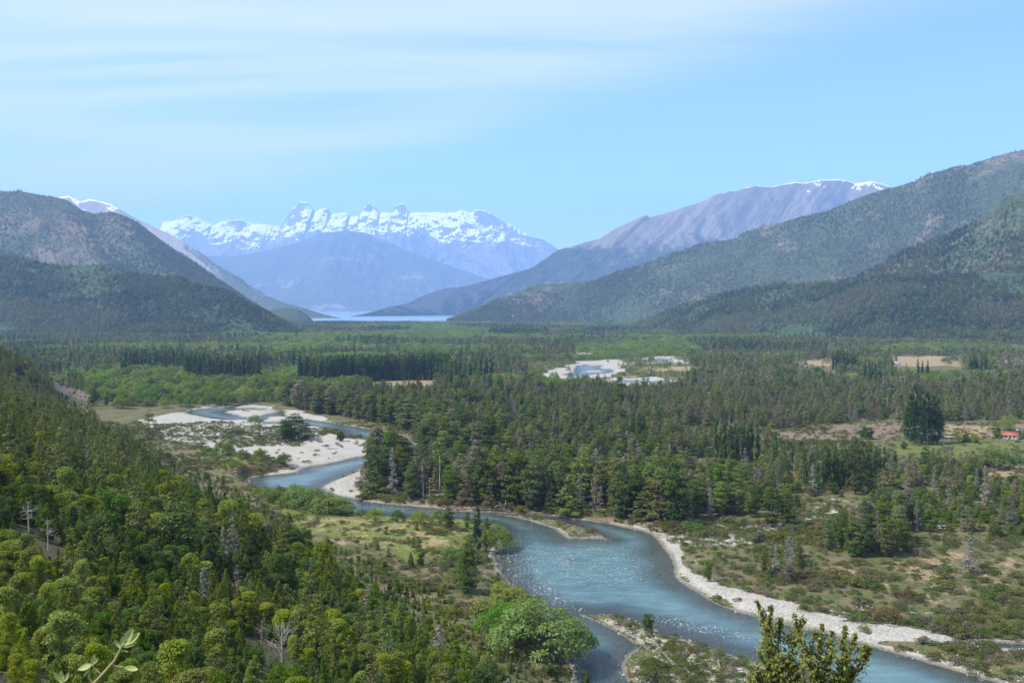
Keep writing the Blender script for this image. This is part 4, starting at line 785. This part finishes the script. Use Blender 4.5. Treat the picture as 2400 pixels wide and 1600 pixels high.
for a, b, tp, lab, v, w in ((919,1160,1046,'tall grey dead conifer at the river point',0,.8), (1395,1200,1092,'grey lichen-hung conifer at the river front of the forest',1,1.0), (1664,1216,1140,'silver dead conifer near the end of the riverside forest',0,.9), (2310,1178,1090,'large silver-grey dead conifer in the scrub below the house',0,1.1), (2125,1155,1085,'grey dead conifer among the trees above the scrub',0,.9), (2190,1150,1090,'grey dead conifer beside a dark round tree',0,1.0), (545,1310,1198,'brown-grey dead conifer standing out on the near slope',1,1.0), (2275,1345,1255,'grey leafless tree in the scrub beside the sandy track',0,1.5), (2150,1245,1165,'grey dead conifer in the dark clump above the right bank',0,.9), (205,1110,1030,'grey dead conifer on the upper slope',1,.9)):
    single('grey', a, b, tp, lab, v, w)

# ------------------------------------------------------------------ merge, thin round the singles, pick the largest in view as objects, the rest as masses
for k in list(TREES): TREES[k] = np.vstack(TREES[k]) if TREES[k] else np.zeros((0, 7))
for k in list(FARS): FARS[k] = np.vstack(FARS[k]) if FARS[k] else np.zeros((0, 7))
BL = np.array(BLOCK)
for k in TREES:
    t = TREES[k]
    if not len(t): continue
    bad = np.zeros(len(t), bool)
    for bx, by, br in BL: bad |= np.hypot(t[:, 0] - bx, t[:, 1] - by) < br + (.10 * t[:, 3] if k != 'bush' else 0)
    TREES[k] = t[~bad]
# nothing taller stands close in front of the singles
for k in TREES:
    t = TREES[k]; bad = np.zeros(len(t), bool)
    if not len(t): continue
    px, pb = w2px(t[:, 0], t[:, 1], t[:, 2]); pt = HY + (CAMZ - t[:, 2] - t[:, 3]) / t[:, 1] * F; hw = WIDS[k] * t[:, 3] * t[:, 4] / t[:, 1] * F
    for sx, sb, st_, sy, sw in SIGHT: bad |= (np.abs(px - sx) < sw * .8 + hw * .7) & (t[:, 1] < sy) & (t[:, 1] > sy - 230) & (pt < sb - .22 * (sb - st_)) & (pb > st_)
    TREES[k] = t[~bad]
kinds = list(NOMH); allr = []
WID = dict(beech=.30, cypress=.16, poplar=.08, willow=.60, shrub=.40, bush=.9, pine=.15, grey=.13)
for ki, k in enumerate(kinds):
    t = TREES[k]; px, pb = w2px(t[:, 0], t[:, 1], t[:, 2]); pt = HY + (CAMZ - t[:, 2] - t[:, 3]) / t[:, 1] * F; hw = WID[k] * t[:, 3] * t[:, 4] / t[:, 1] * F
    allr.append(np.stack([np.full(len(t), ki), np.arange(len(t)), t[:, 1], px, pb, pt, hw], -1))
allr = np.vstack(allr); allr = allr[np.argsort(allr[:, 2])]
CS = 5; cov = np.zeros((1600 // CS + 1, 2400 // CS + 1), bool); score = {k: np.zeros(len(TREES[k])) for k in kinds}
for r_ in allr:
    x0, x1 = int(max(0, (r_[3] - .8 * r_[6]) // CS)), int(min(2400, r_[3] + .8 * r_[6]) // CS) + 1; y0, y1 = int(max(0, r_[5] // CS)), int(min(1600, r_[4]) // CS) + 1
    if x1 <= x0 or y1 <= y0 or x0 >= 480: continue
    blk = cov[y0:y1, x0:x1]; score[kinds[int(r_[0])]][int(r_[1])] = blk.size - blk.sum(); blk[:] = True
def where(kind, x, y, px, py, hd):
    if hd > 3:
        if y > 560: return 'on the spur beside the bare scree'
        if py < 1120: return 'on the upper slope above the gravel flat' if px > 180 else 'high on the slope at the picture edge'
        if y < 85: return 'below the pale sprig' if px < 420 else 'below the bleached dead tree' if px < 900 else 'on the slope by the side channel'
        if px < 230: return 'on the slope around the bare white dead trees' if py < 1400 else 'on the slope above the pale sprig'
        if px < 480: return 'on the middle slope below the upper conifers' if py < 1330 else 'on the lower slope between sprig and dead tree'
        if px < 760: return 'on the slope below the olive terrace' if py < 1300 else 'on the slope around the brown-grey dead conifer' if py < 1430 else 'on the slope beside the bleached dead tree'
        return 'on the slope foot below the grassy clearing' if py < 1450 else 'on the slope foot beside the riverside willows'
    if inpoly(np.array([px]), np.array([py]), P_ISL[3])[0]: return 'on the stony river island'
    if px < 1180 and py > 1055 and y < 520 and not inpoly(np.array([px]), np.array([py]), B1)[0]: return 'in the grassy clearing beside the river' if px > 690 else 'on the olive terrace above the cut bank'
    if inpoly(np.array([px]), np.array([py]), B1)[0]:
        if py > 1165: return 'at the forest front by the white snags' if px < 1060 else 'at the forest front facing the mid-stream bar' if px < 1300 else 'at the forest front facing the wide bend' if px < 1520 else 'at the far end of the forest front'
        if py > 1090: return 'in the forest behind the white snags' if px < 1100 else 'in the forest behind the mid-stream bar' if px < 1400 else 'in the forest towards the stony flat'
        if py > 1020: return 'in the forest near the olive glade' if px < 1250 else 'deep in the riverside forest'
        return 'in the wood along the upper river reach' if px < 1100 else 'in the back of the riverside forest'
    if regions([W1], np.array([px]), np.array([py]))[0]: return 'in the willow thicket beyond the gravel flat' if px < 480 else 'in the willow thicket under the poplar plantation'
    if px < 860 and py > 955: return 'on the gravel flat inside the river bend'
    if py > 1400: return 'on the scrubby strip beyond the gravel bank' if px < 2050 else 'between the two gravel banks' if py > 1490 else 'behind the driftwood on the gravel bank'
    if py > 1270: return 'on the scrubby right bank of the wide bend' if px < 1900 else 'in the scrub beside the sandy track'
    if py > 1190: return 'on the stony flat past the forest' if px < 1910 else 'in the dark clump above the right bank' if px < 2190 else 'in the scrub above the sandy track'
    if py > 1035: return 'among the mid-valley poplars' if px < 2080 else 'in the open woodland below the farm'
    if py > 905: return 'in the grey-green wood behind the brown field' if px > 1700 else 'in the mixed wood before the far river'
    if px < 620: return 'in the rows above the willow thicket'
    if px < 1080: return 'in the plantation behind the dry meadow'
    if px < 1640: return 'around the far river channels'
    return 'near the yellow fields at the hill foot'
LIMIT = dict(beech=270, cypress=270, poplar=190, willow=150, shrub=300, bush=200, pine=0, grey=70)
SIZE = dict(beech=(12, 19), cypress=(8, 13), poplar=(16, 22), willow=(7, 10), shrub=(4, 6), bush=(1.2, 2.2), pine=(12, 18), grey=(8, 13))
MASS = dict(beech='dark broadleaf forest filling the valley floor', cypress='grey-green cypress wood on the valley floor', poplar='further poplars of the plantation rows', willow='pale green willow thickets along the river', shrub='dense bushy trees covering the near slope', bush='low scrub on the river flats', pine='pines', grey='grey dead conifers scattered through the woods')
MNAME = dict(beech='beech_forest', cypress='cypress_forest', poplar='poplar_forest', willow='willow_forest', shrub='hillside_forest', bush='scrub_vegetation', pine='pine_forest', grey='dead_forest')
n_obj = 0
for k in kinds:
    t = TREES[k]
    if not len(t): continue
    order = np.argsort(-score[k])[:LIMIT[k]]; order = order[score[k][order] >= 3]
    px, py = w2px(t[:, 0], t[:, 1], t[:, 2]); hd = sdist(t[:, 0], t[:, 1], HILL)
    for i in order:
        x, y, z, h, w, rot, var = t[i]; lo, hi = SIZE[k]; size = 'small' if h < lo else 'tall' if h > hi else 'medium-sized'
        if k == 'bush': size = 'small' if h < lo else 'large' if h > hi else 'medium-sized'
        wh = where(k, x, y, px[i], py[i], hd[i]); word = PROTO[k][int(var)]['word']
        plant(k, var, (x, y, z), h, w, rot, f'{size} {word} {KSAY[k]} {wh}', f'{size} {word} {KSAY[k]}s {wh}'.replace('bushs', 'bushes')); n_obj += 1
    rest = np.ones(len(t), bool); rest[order] = False; r_ = t[rest]
    # beyond 900 m the masses use the coarser foliage
    fr = r_[:, 1] > 900; s = 1 / NOMH[k]
    for far, q in ((False, r_[~fr]), (True, r_[fr])):
        if not len(q): continue
        key = k + ('_far' if far else '')
        scatter(MNAME[k], MASS[k] + (', beyond the poplar plantation' if far else ''), key, [p_['whole'] for p_ in PROTO[key]], q[:, :3], q[:, 6], q[:, 5], q[:, 3] * s * q[:, 4], q[:, 3] * s)
print('individual plants', n_obj, {k: len(v) for k, v in TREES.items()}, {k: len(v) for k, v in FARS.items()})
for k, lab in (('willow', 'pale green willow belts in the far valley'), ('pine', 'dark conifer stands in the far valley'), ('cypress', 'far cypress woods before the lake'), ('beech', 'far broadleaf woods before the lake')):
    q = FARS[k]; s = 1 / NOMH[k]
    if len(q): scatter(MNAME[k], lab, k + '_far', [p_['whole'] for p_ in PROTO[k + '_far']], q[:, :3], q[:, 6], q[:, 5], q[:, 3] * s * q[:, 4], q[:, 3] * s)
def hill_forest(key, label, n, mixk, bare, lam, hlo, hhi, vmax=1.0, w=1.2):
    X, Y, Z, S = HILLS[key]; nv, nu = X.shape; i = rng.integers(0, nv - 1, n * 2); j = rng.integers(0, nu - 1, n * 2); a, b = rng.uniform(0, 1, n * 2), rng.uniform(0, 1, n * 2)
    def bl(A): return (A[i, j] * (1 - a) + A[i + 1, j] * a) * (1 - b) + (A[i, j + 1] * (1 - a) + A[i + 1, j + 1] * a) * b
    x, y, z = bl(X), bl(Y), bl(Z); px, py = w2px(x, y, z); m = (fbm(x, y, lam, 4) + .35 * rng.normal(0, .3, len(x)) < bare) & (z > 3) & (px > -150) & (px < 2550); x, y, z = x[m][:n], y[m][:n], z[m][:n]
    band = fbm(x, y, lam * 1.3, 4) + rng.normal(0, .05, len(x)); cuts = np.quantile(band, np.linspace(0, 1, len(mixk) + 1)); 
    for q, k in enumerate(mixk):
        s_ = (band >= cuts[q]) & (band <= cuts[q + 1]); c = s_.sum(); h = rng.uniform(hlo, hhi, c); s = 1 / NOMH[k]
        scatter(MNAME[k], label + (' in light clumps', ' in dark clumps', ' in mixed clumps')[q], k + '_far', [p_['whole'] for p_ in PROTO[k + '_far']], np.stack([x[s_], y[s_], z[s_] - .3], -1), rng.integers(0, len(C[k]), c), rng.uniform(0, 6.28, c), h * s * w, h * s)
hill_forest('left_foot', 'forest on the dark foothill', 11000, ('cypress', 'pine', 'beech'), .06, 300, 7, 12, w=1.7)
hill_forest('left_brown', 'woods on the brown mountain', 9000, ('cypress', 'beech'), .06, 420, 7, 11, w=1.9)
hill_forest('right_foot', 'forest on the low foothill', 11500, ('cypress', 'pine', 'beech'), .08, 260, 7, 12, w=1.7)
hill_forest('right_near', 'forest on the nearer hillside', 9000, ('cypress', 'pine'), .04, 300, 7, 11, w=1.7)
hill_forest('right_big', 'woods on the large mountainside', 17000, ('cypress', 'beech'), .06, 480, 7, 11, w=1.9)

# ------------------------------------------------------------------ river stones
def stone(seed):
    r_ = np.random.default_rng(seed); v = []; nr, ns = 4, 7
    v.append((0, 0, -.45))
    for i in range(1, nr):
        for j in range(ns):
            a, b = math.pi * i / nr, 2 * math.pi * j / ns; k = r_.uniform(.8, 1.15); v.append((math.sin(a) * math.cos(b) * k, math.sin(a) * math.sin(b) * k * .75, -math.cos(a) * .55 * k))
    v.append((0, 0, .5)); f = []
    for j in range(ns):
        f.append((0, 1 + (j + 1) % ns, 1 + j)); e = len(v) - 1; b0 = 1 + (nr - 2) * ns; f.append((e, b0 + j, b0 + (j + 1) % ns))
        for i in range(nr - 2): f.append((1 + i * ns + j, 1 + i * ns + (j + 1) % ns, 1 + (i + 1) * ns + (j + 1) % ns, 1 + (i + 1) * ns + j))
    return np.array(v), f
def stone_mat():
    m, t = new_mat('river_stone'); oi = t.nodes.new('ShaderNodeObjectInfo'); n = noise_(t, pos_(t), 3., 4, .6)
    c = mix_(t, oi.outputs['Random'], (.22, .21, .19), (.52, .50, .46)); c = mix_(t, n, c, mix_(t, 1., c, (.8, .78, .74), 'MULTIPLY')); finish(t, principled(t, c, .85, .25).outputs[0]); return m
MST = stone_mat(); STONES = [mesh_obj(f'stone_{i:02d}', *stone(50 + i), MST, link=False, smooth=True) for i in range(5)]
p = lattice(190, 470, .9, .56, 0); x, y = cols(p); px, py = w2px(x, y, ZW); sd = river_sd(x, y); gz = ground_at(x, y); u = rng.uniform(0, 1, len(x))
shore = (sd < .8) & (sd > -9); grv = mask(P_GRAV[:3] + P_MIX[:2] + P_MIX[3:], 3, x, y) > .4; n1 = fbm(x, y, 6, 3)
shoal = np.zeros(len(x), bool)
for q in ([(1150,1290),(1240,1286),(1262,1335),(1335,1385),(1375,1435),(1305,1422),(1235,1398),(1180,1358)], [(1290,1292),(1345,1296),(1352,1326),(1300,1326)], [(1330,1255),(1400,1248),(1440,1266),(1360,1272)], [(1530,1442),(1600,1452),(1730,1478),(1770,1496),(1690,1494),(1560,1462)]): shoal |= inpoly(px, py, q)
m = ((shore | grv) & (sd < .8) & (n1 > -.25) & (u < .40) & (sdist(x, y, HILL) < 0)) | (shoal & (u < .62) & (n1 > -.05))
sz = rng.uniform(.08, .24, m.sum()) * np.where(rng.uniform(0, 1, m.sum()) < .05, 2.2, 1); zz = np.where(shoal[m], np.maximum(gz[m], ZW - .05 * sz), gz[m] + .1 * sz)
scatter('gravel', 'grey and white river stones on the banks and shoals', 'stone', STONES, np.stack([x[m], y[m], zz], -1), rng.integers(0, 5, m.sum()), rng.uniform(0, 6.28, m.sum()), sz, sz * rng.uniform(.7, 1.1, m.sum()))

# ------------------------------------------------------------------ driftwood
def log(px0, py0, px1, py1, r, label, mat='bleached', stubs=3, lift=0.0):
    a, b = np.array(at_px(px0, py0)), np.array(at_px(px1, py1)); L = np.linalg.norm(b - a); k = 7; tt = np.linspace(0, 1, k); pts = a + (b - a) * tt[:, None]
    pts[:, :2] += np.cumsum(rng.normal(0, .02 * L, (k, 2)), 0); pts[:, 2] = ground_at(pts[:, 0], pts[:, 1]) + r * .8 + lift * tt
    o = empty('driftwood_log', tuple(pts[0])); tag(o, label, 'driftwood', 'driftwood logs on the river banks'); q = pts - pts[0]
    mb = MB(); mb.tube(q, np.linspace(r, r * .45, k), 7); mb.build('trunk', BARK[mat], o, True)
    for s in range(stubs):
        i = rng.integers(1, k - 1); d = rng.normal(size=3); d[2] = abs(d[2]) + .2; d /= np.linalg.norm(d); e = q[i] + d * L * rng.uniform(.12, .28)
        mb = MB(); mb.tube([q[i], (q[i] + e) / 2 + rng.normal(0, .03 * L, 3), e], [r * .5, r * .32, r * .1], 5); mb.build('branch', BARK[mat], o, True)
log(1943,1434,1990,1440,.34,'thick grey log at the bush end of the driftwood heap','grey'); log(1965,1444,2018,1446,.36,'long bleached log lying in the middle of the driftwood heap'); log(2008,1432,2030,1446,.26,'upturned stump log on top of the driftwood heap','bleached',4,1.2); log(2030,1420,2048,1426,.2,'short pale log behind the driftwood heap'); log(2040,1452,2080,1448,.24,'grey log at the far end of the driftwood heap','grey')
log(2042,1460,2072,1462,.26,'reddish brown log on the bare gravel','brown',1); log(1975,1456,1996,1454,.16,'thin dark stick log on the gravel below the heap','dark',1); log(2180,1465,2204,1466,.26,'short thick pale log at the scrub edge of the gravel',stubs=1); log(2170,1438,2196,1436,.16,'thin bleached log in the grass above the gravel'); log(2125,1434,2150,1438,.16,'slim grey log in the grass near the heap')
log(1618,1582,1700,1574,.24,'long grey log lying on the stony island','grey',5); log(1680,1572,1742,1570,.2,'bleached log beside the long grey log on the island'); log(1690,1568,1682,1556,.18,'broken upright stub of driftwood on the island','grey',2,1.0)
log(1015,1176,1030,1180,.26,'curved white log on the bank under the snags'); log(1095,1192,1190,1196,.3,'long pale log at the water edge below the forest',stubs=4); log(1055,1180,1078,1190,.4,'dark uprooted stump on the bank below the forest','dark',6,1.0); log(1150,1194,1205,1200,.22,'brown log at the water edge facing the mid-stream bar','brown'); log(765,1036+16,790,1052,.2,'small dark log on the gravel bar inside the bend','dark'); log(1950,1170,1995,1178,.2,'pale logs end on the stony flat by the poplars',stubs=3); log(1930,1180,1965,1182,.18,'thin bleached log on the stony flat'); log(1535,1248,1590,1262,.18,'slender pale log on the bank of the wide bend'); log(560+8,962,590,964,.3,'reddish log on the upper gravel bar','brown')

# ------------------------------------------------------------------ farm: houses, shed, poles, fence
M_WHITE = paint_mat('whitewashed_wall', (.66, .65, .62)); M_RED = paint_mat('red_sheet_roof', (.36, .10, .06)); M_WOODW = paint_mat('weathered_timber', (.22, .18, .145)); M_TIN = paint_mat('galvanised_sheet', (.36, .37, .38), .6); M_DARKW = paint_mat('window_dark', (.03, .035, .04), .2); M_BROWNR = paint_mat('brown_roof', (.17, .11, .09)); M_POLE = paint_mat('pole_timber', (.30, .26, .22))
def house(px, py, L, W, hw, hr, rot, label, wall, roof, name='farmhouse', wins=3):
    x, y, z = at_px(px, py); o = empty(name, (x, y, z - .1), R(rot)); tag(o, label, 'house' if name == 'farmhouse' else 'shed')
    mb = MB(); mb.add([(-L/2,-W/2,0),(L/2,-W/2,0),(L/2,W/2,0),(-L/2,W/2,0),(-L/2,-W/2,hw),(L/2,-W/2,hw),(L/2,W/2,hw),(-L/2,W/2,hw),(-L/2,0,hr),(L/2,0,hr)], [(0,1,5,4),(2,3,7,6),(1,2,6,9,5),(3,0,4,8,7)]); wl = mb.build('wall', wall, o)
    sl = (hr - hw) / (W / 2); e = .45; t = .12
    for s in (-1, 1):
        mb = MB(); lo = (s * (W/2 + e), hw - sl * e); hi = (0, hr); mb.add([(-L/2-e, lo[0], lo[1]+.02),(L/2+e, lo[0], lo[1]+.02),(L/2+e, 0, hi[1]+.02),(-L/2-e, 0, hi[1]+.02),(-L/2-e, lo[0], lo[1]+t),(L/2+e, lo[0], lo[1]+t),(L/2+e, 0, hi[1]+t),(-L/2-e, 0, hi[1]+t)], [(3,2,1,0),(4,5,6,7),(0,1,5,4),(1,2,6,5),(2,3,7,6),(3,0,4,7)]); mb.build('roof', roof, o)
    for k in range(wins):
        cx = -L/2 + L * (k + .8) / (wins + .6); mb = MB(); mb.box((cx-.55, -W/2-.05, 1.0), (cx+.55, -W/2+.04, 2.0)); w_ = mb.build('window', M_WOODW, o); mb = MB(); mb.box((cx-.45, -W/2-.07, 1.08), (cx+.45, -W/2-.045, 1.92)); mb.build('pane', M_DARKW, w_)
    if wins:
        mb = MB(); mb.box((L/2-.04, -.6, 0), (L/2+.06, .4, 2.05)); mb.build('door', M_WOODW, o); mb = MB(); mb.box((L/2-.04, 1.0, 1.1), (L/2+.05, 1.8, 1.9)); mb.build('window', M_DARKW, o)
    return o
house(2370, 1028, 7.2, 5.0, 2.4, 3.9, -38, 'small white farmhouse with a red sheet roof', M_WHITE, M_RED)
house(2402, 1012, 9, 6, 2.8, 4.8, -30, 'brown-roofed farm building cut off at the picture edge', M_WHITE, M_BROWNR)
house(2220, 1026, 6.5, 2.4, .8, 1.1, 4, 'low pale metal shed on the yellow meadow by the poplars', M_TIN, M_TIN, 'shed', 0)
house(2096, 857, 13, 8, 3.2, 5.5, -10, 'white-roofed house by the far yellow field', M_WHITE, M_TIN)
house(686, 812, 14, 9, 3.5, 6, 15, 'tiny white house among the trees above the plantation', M_WHITE, M_WHITE); house(1672, 826, 11, 7, 3, 5, 0, 'tiny pale house at the foot of the hillside forest', M_WHITE, M_RED)
def pole(px, py, top, label, frame=False):
    x, y, z = at_px(px, py); h = (py - top) / F * y; o = empty('power_pole', (x, y, z - .3)); tag(o, label, 'power pole', 'timber power poles on the valley floor'); mb = MB()
    if frame:
        for s in (-1.6, 1.6): mb = MB(); mb.tube([(s,0,0),(s*.95,0,h)], [.17,.12], 7); mb.build('pole', M_POLE, o)
        mb = MB(); mb.box((-2.8,-.1,h-1.0),(2.8,.1,h-.78)); mb.build('crossarm', M_POLE, o)
    else:
        mb.tube([(0,0,0),(0,0,h)], [.17,.11], 7); mb.build('pole', M_POLE, o); mb = MB(); mb.box((-1.1,-.08,h-.6),(1.1,.08,h-.42)); mb.build('crossarm', M_POLE, o)
    for s in (-.9, 0, .9) if not frame else (-2.4, 0, 2.4): mb = MB(); mb.tube([(s,0,h-.45 if not frame else h-.8),(s,0,h-.2 if not frame else h-.5)], [.06,.05], 6); mb.build('insulator', M_TIN, o)
pole(2323, 1042, 1010, 'single timber pole on the lawn before the red-roofed house'); pole(2074, 965, 930, 'twin-legged timber power pole nearest the brown field', True); pole(2089, 945, 908, 'twin-legged timber power pole above the one by the brown field', True); pole(2115, 915, 880, 'twin-legged timber power pole farthest up the wood', True)
def fence(pa, pb, n, label):
    a, b = np.array(at_px(*pa)), np.array(at_px(*pb)); o = empty('corral_fence', tuple(a)); tag(o, label, 'fence'); d = b - a
    P = [d * i / (n - 1) for i in range(n)]
    for q in P: mb = MB(); g = ground_at(a[0] + q[0], a[1] + q[1]) - a[2]; mb.tube([(q[0],q[1],g-.2),(q[0]+.05,q[1],g+1.5)], [.11,.09], 6); mb.build('post', M_WOODW, o)
    for zz in (.5, .9, 1.3):
        for i in range(n - 1): mb = MB(); mb.tube([(*P[i][:2], ground_at(a[0]+P[i][0], a[1]+P[i][1]) - a[2] + zz), (*P[i+1][:2], ground_at(a[0]+P[i+1][0], a[1]+P[i+1][1]) - a[2] + zz)], [.07,.06], 5); mb.build('rail', M_WOODW, o)
fence((2076,1034),(2100,1022),5,'grey timber corral fence in the brown field beside the poplars'); fence((2312,1034),(2360,1036),7,'low farmyard fence in front of the red-roofed house')

# ------------------------------------------------------------------ foreground: leafy bush and pale sprig by the lookout
def ray(px, py, d): return np.array([(px - CX) / F * d, d, CAMZ - (py - HY) / F * d])
def fore_bush():
    D = 5.2; gz = float(ground_at(1.62, D)); base = np.array([1.60, D, gz]); o = empty('leafy_bush', tuple(base)); tag(o, 'leafy evergreen bush with small glossy leaves in front of the river', 'bush')
    tips = [(1776,1410),(1806,1422),(1830,1448),(1862,1442),(1884,1446),(1915,1478),(1928,1462),(1952,1482),(1980,1470),(2004,1490),(2030,1512),(2040,1520),(1796,1480),(1788,1510),(1782,1535),(1772,1566),(1850,1500),(1880,1520),(1910,1530),(1950,1530),(1985,1540),(1830,1540),(1868,1560),(1920,1580),(1960,1590),(1810,1580),(1760,1590),(1990,1575),(1890,1600),(1845,1610),(1935,1620),(1800,1615),(1975,1615),(1870,1640)]
    pos, nrm = [], []; r_ = np.random.default_rng(5)
    forks = [ray(a_, b_, D + d_) - base for a_, b_, d_ in ((1800,1660,.05),(1850,1680,-.12),(1900,1670,.10),(1950,1680,-.05),(1830,1640,.18),(1920,1690,-.2))]
    def limb(pts, r0, r1, name='branch'):
        q = np.array(pts); q = np.stack([np.interp(np.linspace(0, len(q) - 1, 12), range(len(q)), q[:, j]) for j in range(3)], -1); mb = MB(); mb.tube(q, np.linspace(r0, r1, 12), 6); return q, mb
    for f_ in forks:
        q, mb = limb([np.zeros(3) + np.array([f_[0] * .12, f_[1] * .3, 0]), f_ * .5 + np.array([0, 0, .04]), f_], .012, .006); mb.build('branch', BARK['dark'], o, True)
    for k, (a, b) in enumerate(tips):
        e = ray(a, b, D + r_.uniform(-.20, .20)) - base; f_ = min(forks, key=lambda g: np.linalg.norm(g - e) + r_.uniform(0, .12)); L = np.linalg.norm(e - f_)
        q, mb = limb([f_, f_ + (e - f_) * .35 + np.array([(f_[0] - e[0]) * .10, r_.uniform(-.03, .03), .03 * L]), f_ + (e - f_) * .7 + r_.normal(0, .010, 3), e], .0045, .0014)
        for s in range(84):
            t = 1 - r_.uniform(0, 1) ** 1.2 * min(1, .36 / L); c = np.array([np.interp(t * 11, range(12), q[:, j]) for j in range(3)]); side = r_.normal(size=3); side[2] = abs(side[2]) * .8; side /= np.linalg.norm(side); tl = r_.uniform(.015, .115) * (1.2 - t) ** .6 * (.35 if k < 12 and t > .8 else 1.0)
            tw = c + side * tl + np.array([0, 0, tl * .5])
            if s % 3 == 0: mb.tube([c, (c + tw) / 2, tw], [.0014, .0011, .0006], 4)
            for l in range(4): f = (l + r_.uniform(.2, 1)) / 4; pos.append(c + (tw - c) * f + r_.normal(0, .005, 3)); nrm.append(side * .5 + r_.normal(0, .6, 3) + np.array([-.4, -.25, .6]))
        mb.build('branch', BARK['dark'], o, True)
    v, f = leaves(np.array(pos), np.array(nrm), .0200, .58, 0, r_); mesh_obj('foliage', v, f, leaf_mat('glossy_bush_leaf', (.150, .190, .030), .85, .045, .40, .38), o)
fore_bush()
def sprig():
    D = 1.9; gz = float(ground_at(-.82, D)); base = np.array([ray(190, 1660, D)[0], D, gz]); o = empty('leafy_sprig', tuple(base)); tag(o, 'pale green leafy sprig with a reddish stem close to the lookout', 'plant')
    m, t = new_mat('sprig_leaf'); g = t.nodes.new('ShaderNodeNewGeometry'); c = mix_(t, noise_(t, pos_(t), 60., 3, .5), (.36, .44, .13), (.50, .56, .22)); b = principled(t, c, .5, .3); tr = t.nodes.new('ShaderNodeBsdfTranslucent'); tr.inputs[0].default_value = (.45, .52, .14, 1); ms = t.nodes.new('ShaderNodeMixShader'); ms.inputs[0].default_value = .35; t.links.new(b.outputs[0], ms.inputs[1]); t.links.new(tr.outputs[0], ms.inputs[2]); finish(t, ms.outputs[0])
    stemm = paint_mat('sprig_stem', (.32, .27, .12), .6, .3, 40.)
    def stem(pts, r0, r1):
        q = np.array(pts); q = np.stack([np.interp(np.linspace(0, len(q) - 1, 16), range(len(q)), q[:, j]) for j in range(3)], -1); mb = MB(); mb.tube(q, np.linspace(r0, r1, 16), 7); mb.build('stem', stemm, o, True)
    P = lambda a, b, dd=0.: ray(a, b, D + dd) - base
    stem([np.zeros(3), P(196,1650), P(215,1606), P(245,1574), P(268,1548), P(283,1520), P(288,1508)], .0034, .0018); stem([P(196,1650), P(165,1625), P(150,1606), P(146,1596)], .0030, .0018); stem([P(238,1580), P(222,1566), P(216,1556)], .0016, .001); stem([P(262,1556), P(278,1562), P(292,1562)], .0016, .001); stem([P(218,1602), P(208,1585), P(212,1562)], .0016, .001)
    def leaf(a, b, wd, tilt=0., fold=.25):
        p0, p1 = P(*a), P(*b); L = np.linalg.norm(p1 - p0); ax = (p1 - p0) / L; side = np.cross(ax, np.array([0, -1, tilt])); side /= np.linalg.norm(side); nm = np.cross(side, ax); V, Fc = [], []; K = 8
        for i in range(K + 1):
            u = i / K; ww = wd * L * math.sin(math.pi * min(1, u * .96 + .03)) ** .75; c = p0 + (p1 - p0) * u - nm * L * .10 * math.sin(math.pi * u)
            V += [c - side * ww / 2 + nm * ww * fold, c, c + side * ww / 2 + nm * ww * fold]
        for i in range(K):
            for j in range(2): Fc.append((i*3+j, i*3+j+1, i*3+j+4, i*3+j+3))
        mesh_obj('leaf', V, Fc, m, o, True)
    for a, b, w_, tl in (((284,1518),(312,1470),.34,.3),((290,1510),(328,1482),.36,.6),((288,1514),(322,1503),.34,.9),((282,1518),(268,1498),.42,-.3),((284,1516),(288,1490),.36,.2),((280,1522),(301,1526),.18,.8),((216,1556),(182,1568),.40,.7),((216,1556),(230,1540),.40,.2),((214,1558),(222,1532),.34,.0),((292,1562),(324,1568),.40,.7),((146,1598),(126,1574),.38,.2),((146,1598),(142,1570),.34,.1),((147,1598),(162,1574),.36,.4),((148,1600),(134,1588),.4,.6),((212,1562),(196,1584),.22,.4)): leaf(a, b, w_, tl)
sprig()

# ------------------------------------------------------------------ air
def haze():
    mb = MB(); mb.box((-18500, -400, -30), (18500, 27000, 2680))
    m, t = new_mat('haze'); pv = t.nodes.new('ShaderNodeVolumePrincipled')
    pv.inputs['Color'].default_value = HAZE_COLOUR; pv.inputs['Density'].default_value = HAZE_DENSITY; pv.inputs['Anisotropy'].default_value = 0.1
    o = t.nodes.new('ShaderNodeOutputMaterial'); t.links.new(pv.outputs[0], o.inputs['Volume'])
    h = mb.build('haze', m); tag(h, 'thin blue haze in the valley air', kind='stuff')
HAZE_DENSITY, HAZE_COLOUR = 6.6e-5, (.38, .60, 1.0, 1)
haze()
